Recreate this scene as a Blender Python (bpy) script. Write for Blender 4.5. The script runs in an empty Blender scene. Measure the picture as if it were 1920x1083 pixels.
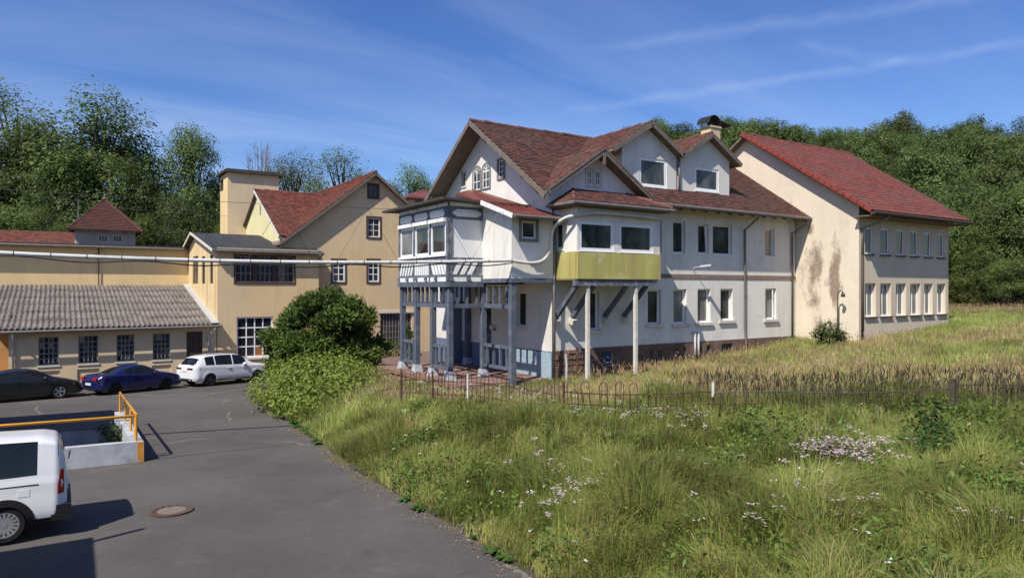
import bpy, bmesh, math
import numpy as np
from mathutils import Vector, Matrix, Quaternion
C = bpy.context.scene.collection
rs = np.random.RandomState

# ------------------------------------------------------------------ camera
# world X runs along the long facades (away to the right), world Y along the gables (away to the left)
FOC, CH = 1300.0, 5.0
PHI = math.atan(1.534)
FW = np.array([math.cos(PHI), math.sin(PHI), 0.0])     # view direction
RT = np.array([math.sin(PHI), -math.cos(PHI), 0.0])    # image right
CAM = np.array([0.0, 0.0, CH])
cd = bpy.data.cameras.new('camera'); cam = bpy.data.objects.new('camera', cd); C.objects.link(cam)
cam.location = CAM; cam.rotation_euler = (math.pi/2, 0, -math.atan2(FW[0], FW[1]))
cd.sensor_width = 36; cd.lens = 36*FOC/1920; cd.clip_start = 0.2; cd.clip_end = 2000
sc = bpy.context.scene; sc.camera = cam
sc.view_settings.view_transform = 'Standard'; sc.view_settings.look = 'None'
sc.view_settings.gamma = 1; sc.view_settings.exposure = 0.58; sc.view_settings.use_curve_mapping = False
sc.cycles.use_denoising = True
sc.cycles.max_bounces = 6; sc.cycles.transparent_max_bounces = 6; sc.cycles.caustics_reflective = False

# ------------------------------------------------------------------ world and sun
SUN = Vector((0.735, 0.36, -1.0)).normalized()        # direction the light travels
w = bpy.data.worlds.new('World'); sc.world = w; w.use_nodes = True
nt = w.node_tree; N = nt.nodes; L = nt.links; N.clear()
def wn(t, **k):
    n = N.new(t)
    for a, b in k.items(): setattr(n, a, b)
    return n
out = wn('ShaderNodeOutputWorld'); bg = wn('ShaderNodeBackground'); sky = wn('ShaderNodeTexSky')
sky.sky_type = 'NISHITA'; sky.sun_disc = False
sky.sun_elevation = math.asin(-SUN.z); sky.sun_rotation = math.atan2(-SUN.x, -SUN.y)
sky.altitude = 300; sky.air_density = 1.0; sky.dust_density = 0.35; sky.ozone_density = 3.5
tc = wn('ShaderNodeTexCoord')
sep = wn('ShaderNodeSeparateXYZ'); L.new(tc.outputs['Generated'], sep.inputs[0])
def wm(op, a, b=None, clamp=False):
    n = wn('ShaderNodeMath', operation=op, use_clamp=clamp)
    for i, v in enumerate((a, b)):
        if v is None: continue
        if isinstance(v, (int, float)): n.inputs[i].default_value = v
        else: L.new(v, n.inputs[i])
    return n.outputs[0]
# high cloud deck: project the view direction on a plane overhead
zz = wm('ADD', wm('MAXIMUM', sep.outputs[2], 0.0), 0.10)
comb = wn('ShaderNodeCombineXYZ')
L.new(wm('DIVIDE', sep.outputs[0], zz), comb.inputs[0]); L.new(wm('DIVIDE', sep.outputs[1], zz), comb.inputs[1])
mp = wn('ShaderNodeMapping'); L.new(comb.outputs[0], mp.inputs[0])
mp.inputs['Rotation'].default_value = (0, 0, math.radians(25)); mp.inputs['Scale'].default_value = (0.30, 1.2, 1)
n1 = wn('ShaderNodeTexNoise'); L.new(mp.outputs[0], n1.inputs['Vector'])
n1.inputs['Scale'].default_value = 1.0; n1.inputs['Detail'].default_value = 8; n1.inputs['Roughness'].default_value = 0.58
n1.inputs['Distortion'].default_value = 0.7
n2 = wn('ShaderNodeTexNoise'); L.new(comb.outputs[0], n2.inputs['Vector'])
n2.inputs['Scale'].default_value = 0.22; n2.inputs['Detail'].default_value = 3
r1 = wn('ShaderNodeMapRange'); L.new(n1.outputs[0], r1.inputs[0])
r1.inputs[1].default_value = 0.42; r1.inputs[2].default_value = 0.80
r2 = wn('ShaderNodeMapRange'); L.new(n2.outputs[0], r2.inputs[0]); r2.inputs[1].default_value = 0.30; r2.inputs[2].default_value = 0.62
cirrus = wm('MULTIPLY', r1.outputs[0], r2.outputs[0])
# contrails: thin lines along great circles, broken up by noise
def ray(px, py):
    return FW + (px-960)/FOC*RT + np.array([0, 0, (541-py)/FOC])
def trail(p, q, wid, stren):
    global cirrus
    a, b = ray(*p), ray(*q); nrm = np.cross(a, b); nrm /= np.linalg.norm(nrm)
    d = wn('ShaderNodeVectorMath', operation='DOT_PRODUCT'); L.new(tc.outputs['Generated'], d.inputs[0]); d.inputs[1].default_value = nrm
    nn = wn('ShaderNodeTexNoise'); L.new(tc.outputs['Generated'], nn.inputs['Vector']); nn.inputs['Scale'].default_value = 18; nn.inputs['Detail'].default_value = 5
    off = wm('MULTIPLY', wm('SUBTRACT', nn.outputs[0], 0.5), wid*2.2)
    m = wm('SUBTRACT', 1.0, wm('DIVIDE', wm('ABSOLUTE', wm('ADD', d.outputs['Value'], off)), wid), True)
    mid = (a/np.linalg.norm(a)+b/np.linalg.norm(b))/2; ax = b/np.linalg.norm(b)-a/np.linalg.norm(a); ln = np.linalg.norm(ax); ax /= ln
    d2 = wn('ShaderNodeVectorMath', operation='DOT_PRODUCT'); L.new(tc.outputs['Generated'], d2.inputs[0]); d2.inputs[1].default_value = ax
    along = wm('ABSOLUTE', wm('SUBTRACT', d2.outputs['Value'], float(mid@ax)))
    r = wn('ShaderNodeMapRange'); L.new(along, r.inputs[0]); r.inputs[1].default_value = ln*0.40; r.inputs[2].default_value = ln*0.56
    r.inputs[3].default_value = 1; r.inputs[4].default_value = 0
    cirrus = wm('ADD', cirrus, wm('MULTIPLY', wm('MULTIPLY', m, r.outputs[0]), wm('MULTIPLY', nn.outputs[0], stren)))
trail((1080, 207), (1960, 75), 0.009, 0.42); trail((1130, 90), (1900, -15), 0.012, 0.36); trail((1500, 80), (1690, 118), 0.010, 0.28)
fac = wm('MULTIPLY', cirrus, 0.30, True)
hs = wn('ShaderNodeHueSaturation'); hs.inputs['Saturation'].default_value = 1.25; hs.inputs['Hue'].default_value = 0.516; L.new(sky.outputs[0], hs.inputs['Color'])
mx = wn('ShaderNodeMixRGB'); L.new(fac, mx.inputs[0]); L.new(hs.outputs[0], mx.inputs[1]); mx.inputs[2].default_value = (8.2, 9.0, 10.2, 1)
L.new(mx.outputs[0], bg.inputs[0]); bg.inputs[1].default_value = 0.093; L.new(bg.outputs[0], out.inputs[0])
sl = bpy.data.lights.new('sun', 'SUN'); sun = bpy.data.objects.new('sun', sl); C.objects.link(sun)
sl.energy = 4.2; sl.angle = math.radians(0.5); sl.color = (1.0, 0.945, 0.85)
sun.rotation_euler = SUN.to_track_quat('-Z', 'Y').to_euler(); sun.location = (-30, -20, 60)

# ------------------------------------------------------------------ materials
def srgb(r, g, b):
    return tuple(((c/255)/12.92 if c/255 <= 0.04045 else ((c/255+0.055)/1.055)**2.4) for c in (r, g, b))
class NT:
    def __init__(s, name):
        s.m = bpy.data.materials.new(name); s.m.use_nodes = True; s.t = s.m.node_tree
        s.b = s.t.nodes['Principled BSDF']; s.o = s.t.nodes['Material Output']; s.b.inputs['Specular IOR Level'].default_value = 0.3
        s.geo = s.n('ShaderNodeNewGeometry')
    def n(s, t, **k):
        n = s.t.nodes.new(t)
        for a, b in k.items(): setattr(n, a, b)
        return n
    def l(s, a, b): s.t.links.new(a, b)
    def pos(s, scale=(1, 1, 1)):
        m = s.n('ShaderNodeMapping'); m.inputs['Scale'].default_value = scale; s.l(s.geo.outputs['Position'], m.inputs[0]); return m.outputs[0]
    def noise(s, scale, detail=4, rough=0.55, vec=None, dist=0):
        n = s.n('ShaderNodeTexNoise'); s.l(vec if vec is not None else s.geo.outputs['Position'], n.inputs['Vector'])
        n.inputs['Scale'].default_value = scale; n.inputs['Detail'].default_value = detail; n.inputs['Roughness'].default_value = rough
        n.inputs['Distortion'].default_value = dist; return n.outputs[0]
    def rng(s, v, a, b, c=0., d=1.):
        r = s.n('ShaderNodeMapRange'); s.l(v, r.inputs[0])
        for i, x in zip((1, 2, 3, 4), (a, b, c, d)): r.inputs[i].default_value = x
        return r.outputs[0]
    def math(s, op, a, b):
        n = s.n('ShaderNodeMath', operation=op)
        for i, v in enumerate((a, b)):
            if isinstance(v, (int, float)): n.inputs[i].default_value = v
            else: s.l(v, n.inputs[i])
        return n.outputs[0]
    def mix(s, f, a, b, mode='MIX'):
        n = s.n('ShaderNodeMixRGB', blend_type=mode)
        for i, v in enumerate((f, a, b)):
            if isinstance(v, (int, float)): n.inputs[i].default_value = v
            elif isinstance(v, tuple): n.inputs[i].default_value = v[:3]+(1,)
            else: s.l(v, n.inputs[i])
        return n.outputs[0]
    def col(s, c):
        if isinstance(c, tuple): s.b.inputs['Base Color'].default_value = c[:3]+(1,)
        else: s.l(c, s.b.inputs['Base Color'])
    def rough(s, r):
        if isinstance(r, (int, float)): s.b.inputs['Roughness'].default_value = r
        else: s.l(r, s.b.inputs['Roughness'])
    def bump(s, h, strength=0.3, dist=0.02):
        b = s.n('ShaderNodeBump'); b.inputs['Strength'].default_value = strength; b.inputs['Distance'].default_value = dist
        s.l(h, b.inputs['Height']); s.l(b.outputs[0], s.b.inputs['Normal'])
def plain(name, c, rough=0.7, var=0.25, scale=3.0, metal=0.0, spec=0.3, bump=0.0, dirt=None, dirtamt=0.4):
    t = NT(name); n = t.noise(scale, 5)
    c2 = tuple(x*(1-var) for x in c)
    o = t.mix(t.rng(n, 0.3, 0.7), c, c2)
    if dirt:
        o = t.mix(t.math('MULTIPLY', t.rng(t.noise(scale*0.7, 8, 0.7), 0.5, 0.7), dirtamt), o, dirt)
    t.col(o); t.rough(rough); t.b.inputs['Metallic'].default_value = metal; t.b.inputs['Specular IOR Level'].default_value = spec
    if bump: t.bump(t.noise(scale*8, 6), bump, 0.01)
    return t.m
def stucco(name, c, stain, amt=0.35, streak=0.3, patch=None, tint=None):
    """rendered wall: blotches, vertical run-off streaks, fine relief, optional crumbled patches at given places"""
    t = NT(name)
    o = t.mix(t.rng(t.noise(0.5, 6, 0.6), 0.35, 0.7), c, tuple(x*0.86 for x in c))
    if tint: o = t.mix(t.math('MULTIPLY', t.rng(t.noise(0.23, 4), 0.45, 0.6), 0.5), o, tint)
    st = t.noise(1.0, 6, 0.65, t.pos((1.7, 1.7, 0.12)))
    o = t.mix(t.math('MULTIPLY', t.rng(st, 0.52, 0.75), streak), o, stain)
    bl = t.noise(1.3, 9, 0.7, dist=0.6)
    o = t.mix(t.math('MULTIPLY', t.rng(bl, 0.56, 0.72), amt), o, stain)
    fine = t.noise(14, 5, 0.6)
    o = t.mix(t.math('MULTIPLY', t.rng(fine, 0.3, 0.7), 0.14), o, tuple(x*0.6 for x in c))
    h = t.math('ADD', t.noise(45, 4), t.math('MULTIPLY', t.noise(2.0, 4), 1.5))
    if patch:
        pc, spots = patch
        mask = None
        for (p, sx, sy, sz) in spots:
            v = t.n('ShaderNodeVectorMath', operation='SUBTRACT'); t.l(t.geo.outputs['Position'], v.inputs[0]); v.inputs[1].default_value = p
            v2 = t.n('ShaderNodeVectorMath', operation='DIVIDE'); t.l(v.outputs[0], v2.inputs[0]); v2.inputs[1].default_value = (sx, sy, sz)
            ln = t.n('ShaderNodeVectorMath', operation='LENGTH'); t.l(v2.outputs[0], ln.inputs[0])
            k = t.rng(ln.outputs['Value'], 1.0, 0.0)
            mask = k if mask is None else t.math('MAXIMUM', mask, k)
        e = t.math('ADD', t.math('ADD', t.math('MULTIPLY', t.noise(1.5, 5, 0.62, t.pos((1, 1, 0.5))), 0.88), t.math('MULTIPLY', t.noise(5, 5, 0.6, t.pos((1, 1.0, 2.6))), 0.20)), t.math('MULTIPLY', mask, 0.36))
        f = t.rng(e, 0.66, 0.82)
        pcol = t.mix(t.rng(t.noise(6, 6), 0.35, 0.65), pc, tuple(x*0.6 for x in pc))
        o = t.mix(t.math('MULTIPLY', f, 0.85), o, pcol); h = t.math('SUBTRACT', h, t.math('MULTIPLY', f, 3.0))
    t.col(o); t.rough(0.9); t.b.inputs['Specular IOR Level'].default_value = 0.15; t.bump(h, 0.35, 0.012)
    return t.m
def glass(name, c=(0.016, 0.019, 0.018), c2=(0.075, 0.08, 0.072), rough=0.03, spec=0.42):
    t = NT(name); n = t.noise(0.9, 3, vec=t.pos((1, 1, 0.6)))
    t.col(t.mix(t.rng(n, 0.4, 0.65), c, c2)); t.rough(rough); t.b.inputs['Specular IOR Level'].default_value = spec
    t.bump(t.noise(1.2, 2), 0.04, 0.02)
    return t.m
def tiles(name, cols, moss, mossamt=0.5, rough=0.85):
    """roof tile: each tile picks a colour from its own random attribute; lichen in blotches"""
    t = NT(name); a = t.n('ShaderNodeAttribute', attribute_name='rnd')
    r = t.n('ShaderNodeValToRGB'); t.l(a.outputs['Fac'], r.inputs[0]); e = r.color_ramp.elements
    e[0].position = 0; e[0].color = cols[0]+(1,); e[1].position = 1; e[1].color = cols[-1]+(1,)
    for i, c in enumerate(cols[1:-1]):
        k = e.new((i+1)/(len(cols)-1)); k.color = c+(1,)
    o = t.mix(t.math('MULTIPLY', t.rng(t.noise(0.45, 7, 0.65), 0.42, 0.68), mossamt), r.outputs[0], moss)
    o = t.mix(t.math('MULTIPLY', t.rng(t.noise(5, 8, 0.7), 0.5, 0.7), mossamt*0.7), o, tuple(x*0.5 for x in moss))
    t.col(o); t.rough(rough); t.b.inputs['Specular IOR Level'].default_value = 0.2; t.bump(t.noise(30, 4), 0.3, 0.008)
    return t.m
def leafmat(name, c1, c2, trans=0.3, attr=True, rough=0.55):
    t = NT(name)
    if attr:
        a = t.n('ShaderNodeAttribute', attribute_name='Col'); o = a.outputs['Color']
    else:
        o = t.mix(t.rng(t.noise(0.8, 3), 0.3, 0.7), c1, c2)
    oi = t.n('ShaderNodeObjectInfo')
    hv = t.n('ShaderNodeHueSaturation'); t.l(o, hv.inputs['Color'])
    t.l(t.rng(oi.outputs['Random'], 0, 1, 0.68, 1.36), hv.inputs['Value']); t.l(t.rng(oi.outputs['Random'], 0, 1, 0.485, 0.512), hv.inputs['Hue'])
    t.col(hv.outputs[0]); t.rough(rough); t.b.inputs['Specular IOR Level'].default_value = 0.25
    tr = t.n('ShaderNodeBsdfTranslucent'); t.l(hv.outputs[0], tr.inputs[0])
    ms = t.n('ShaderNodeMixShader'); ms.inputs[0].default_value = trans
    t.l(t.b.outputs[0], ms.inputs[1]); t.l(tr.outputs[0], ms.inputs[2]); t.l(ms.outputs[0], t.o.inputs[0])
    return t.m

M = {}
M['white'] = stucco('white_render', (0.755, 0.725, 0.67), (0.34, 0.30, 0.25), 0.42, 0.42)
M['white2'] = stucco('white_paint_wall', (0.78, 0.77, 0.76), (0.4, 0.38, 0.35), 0.08, 0.08)
M['cream'] = None
M['ochre'] = stucco('ochre_render', (0.70, 0.52, 0.285), (0.33, 0.23, 0.13), 0.30, 0.35, tint=(0.60, 0.47, 0.32))
M['ochre2'] = stucco('ochre_render_hall', (0.76, 0.57, 0.30), (0.40, 0.28, 0.15), 0.2, 0.22)
M['ochre3'] = stucco('ochre_render_shed', (0.68, 0.53, 0.34), (0.34, 0.25, 0.16), 0.25, 0.3)
M['orange'] = stucco('orange_render', (0.55, 0.30, 0.12), (0.3, 0.18, 0.08), 0.2, 0.25)
M['lemon'] = stucco('pale_yellow_boarding', (0.72, 0.64, 0.36), (0.4, 0.34, 0.2), 0.1, 0.1)
M['ochre_stained'] = stucco('ochre_render_stained', (0.72, 0.55, 0.30), (0.30, 0.18, 0.08), 0.5, 0.75)
M['brown'] = plain('brown_stone', (0.20, 0.125, 0.095), 0.9, 0.45, 2.5, bump=0.5, dirt=(0.10, 0.085, 0.06))
M['stone'] = plain('sandstone_block', (0.25, 0.15, 0.115), 0.9, 0.5, 5, bump=0.7, dirt=(0.12, 0.1, 0.08))
M['band'] = plain('painted_band', (0.27, 0.19, 0.15), 0.85, 0.3, 2, bump=0.2)
M['slate'] = plain('slate_blue_timber', (0.105, 0.125, 0.165), 0.65, 0.3, 4, bump=0.15, dirt=(0.25, 0.25, 0.25), dirtamt=0.5)
M['slate_worn'] = plain('worn_slate_timber', (0.13, 0.145, 0.175), 0.75, 0.35, 6, bump=0.25, dirt=(0.42, 0.42, 0.42), dirtamt=0.8)
M['navy'] = plain('blue_dado_paint', (0.14, 0.18, 0.27), 0.6, 0.2, 2)
M['whitetimber'] = plain('white_painted_timber', (0.78, 0.78, 0.77), 0.6, 0.12, 5, dirt=(0.35, 0.33, 0.3), dirtamt=0.35)
M['pvc'] = plain('white_window_frame', (0.80, 0.80, 0.79), 0.4, 0.06, 4, spec=0.4)
M['cream_sill'] = plain('cream_sill', (0.66, 0.62, 0.54), 0.8, 0.25, 5)
M['brownframe'] = plain('brown_window_frame', (0.085, 0.05, 0.04), 0.6, 0.3, 6)
M['greyframe'] = plain('grey_window_frame', (0.24, 0.23, 0.22), 0.7, 0.3, 6)
M['glass'] = glass('window_glass'); M['glass_pale'] = glass('pale_window_glass', (0.13, 0.13, 0.115), (0.22, 0.22, 0.20), 0.08)
M['glass_blind'] = glass('window_with_blind', (0.34, 0.28, 0.21), (0.30, 0.25, 0.19), 0.1)
M['glass_room'] = glass('window_glass_with_room', (0.035, 0.042, 0.038), (0.13, 0.14, 0.125), 0.04)
M['glass_dirty'] = glass('dirty_factory_glass', (0.035, 0.032, 0.028), (0.10, 0.09, 0.075), 0.18)
M['glass_dark'] = glass('dark_factory_glass', (0.012, 0.013, 0.018), (0.03, 0.032, 0.04), 0.04)
M['board'] = plain('rust_board', (0.36, 0.14, 0.05), 0.9, 0.3, 4)
M['zinc'] = plain('zinc_gutter', (0.22, 0.20, 0.18), 0.5, 0.3, 4, metal=0.3)
M['zinc_white'] = plain('galvanised_flashing', (0.55, 0.56, 0.57), 0.45, 0.2, 3, metal=0.3)
M['whitepipe'] = plain('white_pipe_sleeve', (0.60, 0.59, 0.56), 0.7, 0.2, 2, dirt=(0.26, 0.25, 0.22), dirtamt=0.55)
M['brownpipe'] = plain('brown_downpipe', (0.07, 0.045, 0.035), 0.6, 0.3, 4)
M['cable'] = plain('black_cable', (0.015, 0.015, 0.015), 0.6, 0.2)
M['wire'] = plain('steel_wire', (0.10, 0.095, 0.09), 0.5, 0.2, metal=0.6)
M['concrete'] = plain('weathered_concrete', (0.47, 0.495, 0.53), 0.9, 0.35, 2.5, bump=0.4, dirt=(0.20, 0.19, 0.17), dirtamt=0.6)
M['eavewood'] = plain('weathered_eave_board', (0.215, 0.165, 0.125), 0.85, 0.4, 5, bump=0.2)
M['barge'] = plain('grey_barge_board', (0.185, 0.15, 0.125), 0.8, 0.35, 5, bump=0.2)
M['redmetal'] = plain('red_sheet_roof', (0.19, 0.055, 0.042), 0.5, 0.35, 1.2, dirt=(0.16, 0.10, 0.08), dirtamt=0.6)
M['darkroof'] = plain('bitumen_felt', (0.045, 0.047, 0.052), 0.85, 0.35, 1.0, bump=0.4)
M['darkfascia'] = plain('dark_fascia', (0.07, 0.06, 0.05), 0.8, 0.3, 3)
M['tile_old'] = tiles('old_clay_tiles', [(0.066, 0.036, 0.031), (0.112, 0.050, 0.042), (0.142, 0.060, 0.049), (0.175, 0.074, 0.060)], (0.115, 0.085, 0.070), 0.65)
M['tile_red'] = tiles('red_pantiles', [(0.150, 0.046, 0.041), (0.185, 0.056, 0.048), (0.22, 0.064, 0.053)], (0.135, 0.075, 0.066), 0.7)
M['tile_factory'] = tiles('mixed_clay_tiles', [(0.085, 0.034, 0.03), (0.15, 0.046, 0.036), (0.195, 0.056, 0.042), (0.23, 0.075, 0.055)], (0.10, 0.075, 0.05), 0.5)
M['tile_hip'] = tiles('brown_hip_tiles', [(0.09, 0.036, 0.03), (0.13, 0.046, 0.038)], (0.09, 0.06, 0.05), 0.5)
M['eternit'] = plain('fibre_cement_sheet', (0.215, 0.185, 0.165), 0.9, 0.45, 1.4, bump=0.4, dirt=(0.08, 0.065, 0.055), dirtamt=0.7)
M['rust'] = plain('rusty_iron', (0.105, 0.055, 0.038), 0.95, 0.6, 9, bump=0.4, dirt=(0.24, 0.20, 0.17), dirtamt=0.5)
M['railyellow'] = plain('yellow_rail_paint', (0.72, 0.33, 0.035), 0.5, 0.15, 5, dirt=(0.35, 0.16, 0.04), dirtamt=0.4)
M['interior'] = plain('dark_interior', (0.02, 0.02, 0.022), 0.9)
M['chair'] = plain('navy_plastic', (0.02, 0.028, 0.05), 0.45, 0.2)
M['lampmetal'] = plain('lamp_metal', (0.05, 0.05, 0.05), 0.5, 0.2, metal=0.5)
M['opal'] = plain('opal_glass', (0.55, 0.54, 0.52), 0.25, 0.1)

def yellow_panel():
    t = NT('yellow_bay_panel')
    o = t.mix(t.rng(t.noise(0.9, 5, 0.6, t.pos((2.0, 1, 0.25))), 0.35, 0.65), (0.47, 0.45, 0.14), (0.38, 0.31, 0.115))
    o = t.mix(t.math('MULTIPLY', t.rng(t.noise(0.8, 6, 0.6), 0.52, 0.6), 0.6), o, (0.55, 0.55, 0.28))
    o = t.mix(t.math('MULTIPLY', t.rng(t.noise(3, 6, 0.7, t.pos((2, 2, 0.1))), 0.5, 0.7), 0.5), o, (0.28, 0.20, 0.06))
    t.col(o); t.rough(0.55); return t.m
M['yellow'] = yellow_panel()
def asphalt():
    t = NT('asphalt')
    o = t.mix(t.rng(t.noise(0.16, 6, 0.65), 0.40, 0.60), (0.076, 0.068, 0.063), (0.118, 0.106, 0.097))
    o = t.mix(t.math('MULTIPLY', t.rng(t.noise(70, 3, 0.7), 0.42, 0.66), 0.5), o, (0.05, 0.047, 0.045))
    o = t.mix(t.math('MULTIPLY', t.rng(t.noise(180, 2, 0.7), 0.60, 0.72), 0.45), o, (0.26, 0.25, 0.235))
    o = t.mix(t.math('MULTIPLY', t.rng(t.noise(0.55, 9, 0.72, dist=1.0), 0.55, 0.66), 0.30), o, (0.17, 0.155, 0.135))
    o = t.mix(t.math('MULTIPLY', t.rng(t.noise(22, 4, 0.75), 0.42, 0.62), 0.38), o, (0.062, 0.056, 0.052))
    o = t.mix(t.math('MULTIPLY', t.rng(t.noise(40, 3, 0.8), 0.56, 0.68), 0.40), o, (0.22, 0.205, 0.19))
    # cracks and old seams
    v = t.n('ShaderNodeTexVoronoi', feature='DISTANCE_TO_EDGE'); m = t.n('ShaderNodeMapping'); m.inputs['Scale'].default_value = (0.13, 0.07, 0.1)
    ws = t.n('ShaderNodeVectorMath', operation='ADD'); nz = t.n('ShaderNodeTexNoise'); t.l(t.geo.outputs['Position'], nz.inputs['Vector']); nz.inputs['Scale'].default_value = 0.8; nz.inputs['Detail'].default_value = 6
    sc_ = t.n('ShaderNodeVectorMath', operation='SCALE'); t.l(nz.outputs['Color'], sc_.inputs[0]); sc_.inputs['Scale'].default_value = 1.1
    t.l(t.geo.outputs['Position'], ws.inputs[0]); t.l(sc_.outputs[0], ws.inputs[1]); t.l(ws.outputs[0], m.inputs[0]); t.l(m.outputs[0], v.inputs['Vector']); v.inputs['Scale'].default_value = 1.0
    ck = t.math('MULTIPLY', t.rng(v.outputs['Distance'], 0.0075, 0.002), t.rng(t.noise(0.3, 3), 0.44, 0.52))
    o = t.mix(t.math('MULTIPLY', ck, 0.8), o, (0.19, 0.175, 0.15))
    o = t.mix(t.math('MULTIPLY', t.rng(t.noise(0.35, 3, 0.5, dist=0.3), 0.60, 0.615), 0.30), o, (0.07, 0.062, 0.057))
    o = t.mix(t.math('MULTIPLY', t.rng(t.noise(1.7, 6, 0.7), 0.60, 0.70), 0.5), o, (0.055, 0.05, 0.047))
    t.col(o); t.rough(0.88); t.b.inputs['Specular IOR Level'].default_value = 0.25
    t.bump(t.math('ADD', t.noise(120, 3, 0.7), t.math('MULTIPLY', t.noise(3, 4), 0.8)), 0.35, 0.01)
    return t.m
M['asphalt'] = asphalt()
def soil():
    t = NT('meadow_soil')
    o = t.mix(t.rng(t.noise(0.22, 5), 0.4, 0.6), (0.055, 0.062, 0.022), (0.13, 0.095, 0.05))
    o = t.mix(t.math('MULTIPLY', t.rng(t.noise(4, 6, 0.7), 0.4, 0.65), 0.6), o, (0.045, 0.05, 0.018))
    t.col(o); t.rough(0.95); t.bump(t.noise(12, 5), 0.6, 0.05); return t.m
M['soil'] = soil()
M['gravel'] = plain('reddish_gravel', (0.20, 0.13, 0.105), 0.95, 0.35, 6, bump=0.6, dirt=(0.11, 0.08, 0.06))
M['paving'] = plain('terrace_slab', (0.25, 0.15, 0.12), 0.9, 0.3, 4, bump=0.3)
M['bark'] = plain('bark', (0.085, 0.067, 0.05), 0.95, 0.4, 4, bump=0.6)
M['leaf'] = leafmat('leaf', None, None, 0.38)
M['needle'] = leafmat('yew_needles', None, None, 0.15)
M['grass'] = leafmat('grass_blade', None, None, 0.50)
M['petal'] = leafmat('petal', None, None, 0.2)

# ------------------------------------------------------------------ mesh helpers
class Frame:
    """a wall plane seen from outside: O = lower left corner, R = to the right, Nn = outward"""
    def __init__(s, O, R, Nn): s.O = np.array(O, float); s.R = np.array(R, float); s.N = np.array(Nn, float)
    def p(s, x, z, d=0.0): return s.O + x*s.R + np.array([0, 0, z]) + d*s.N
    def hit(s, px, py):
        d = ray(px, py); t = ((s.O-CAM)@s.N)/(d@s.N); q = CAM+d*t
        return (q-s.O)@s.R, q[2]
    def rect(s, x0, x1, y0, y1):
        ym, xm = (y0+y1)/2, (x0+x1)/2
        return s.hit(x0, ym)[0], s.hit(x1, ym)[0], s.hit(xm, y1)[1], s.hit(xm, y0)[1]
def setp(o, label=None, cat=None, group=None, kind=None):
    for k, v in (('label', label), ('category', cat), ('group', group), ('kind', kind)):
        if v: o[k] = v
    return o
def link(name, me, parent=None, mat=None):
    o = bpy.data.objects.new(name, me); C.objects.link(o)
    if mat is not None and me is not None and not me.materials: me.materials.append(mat)
    if parent is not None: o.parent = parent
    return o
def empty(name, loc=(0, 0, 0), **k):
    o = bpy.data.objects.new(name, None); C.objects.link(o); o.location = loc; o.empty_display_size = 0.3
    o['_loc'] = list(loc); setp(o, **k); return o
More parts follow.
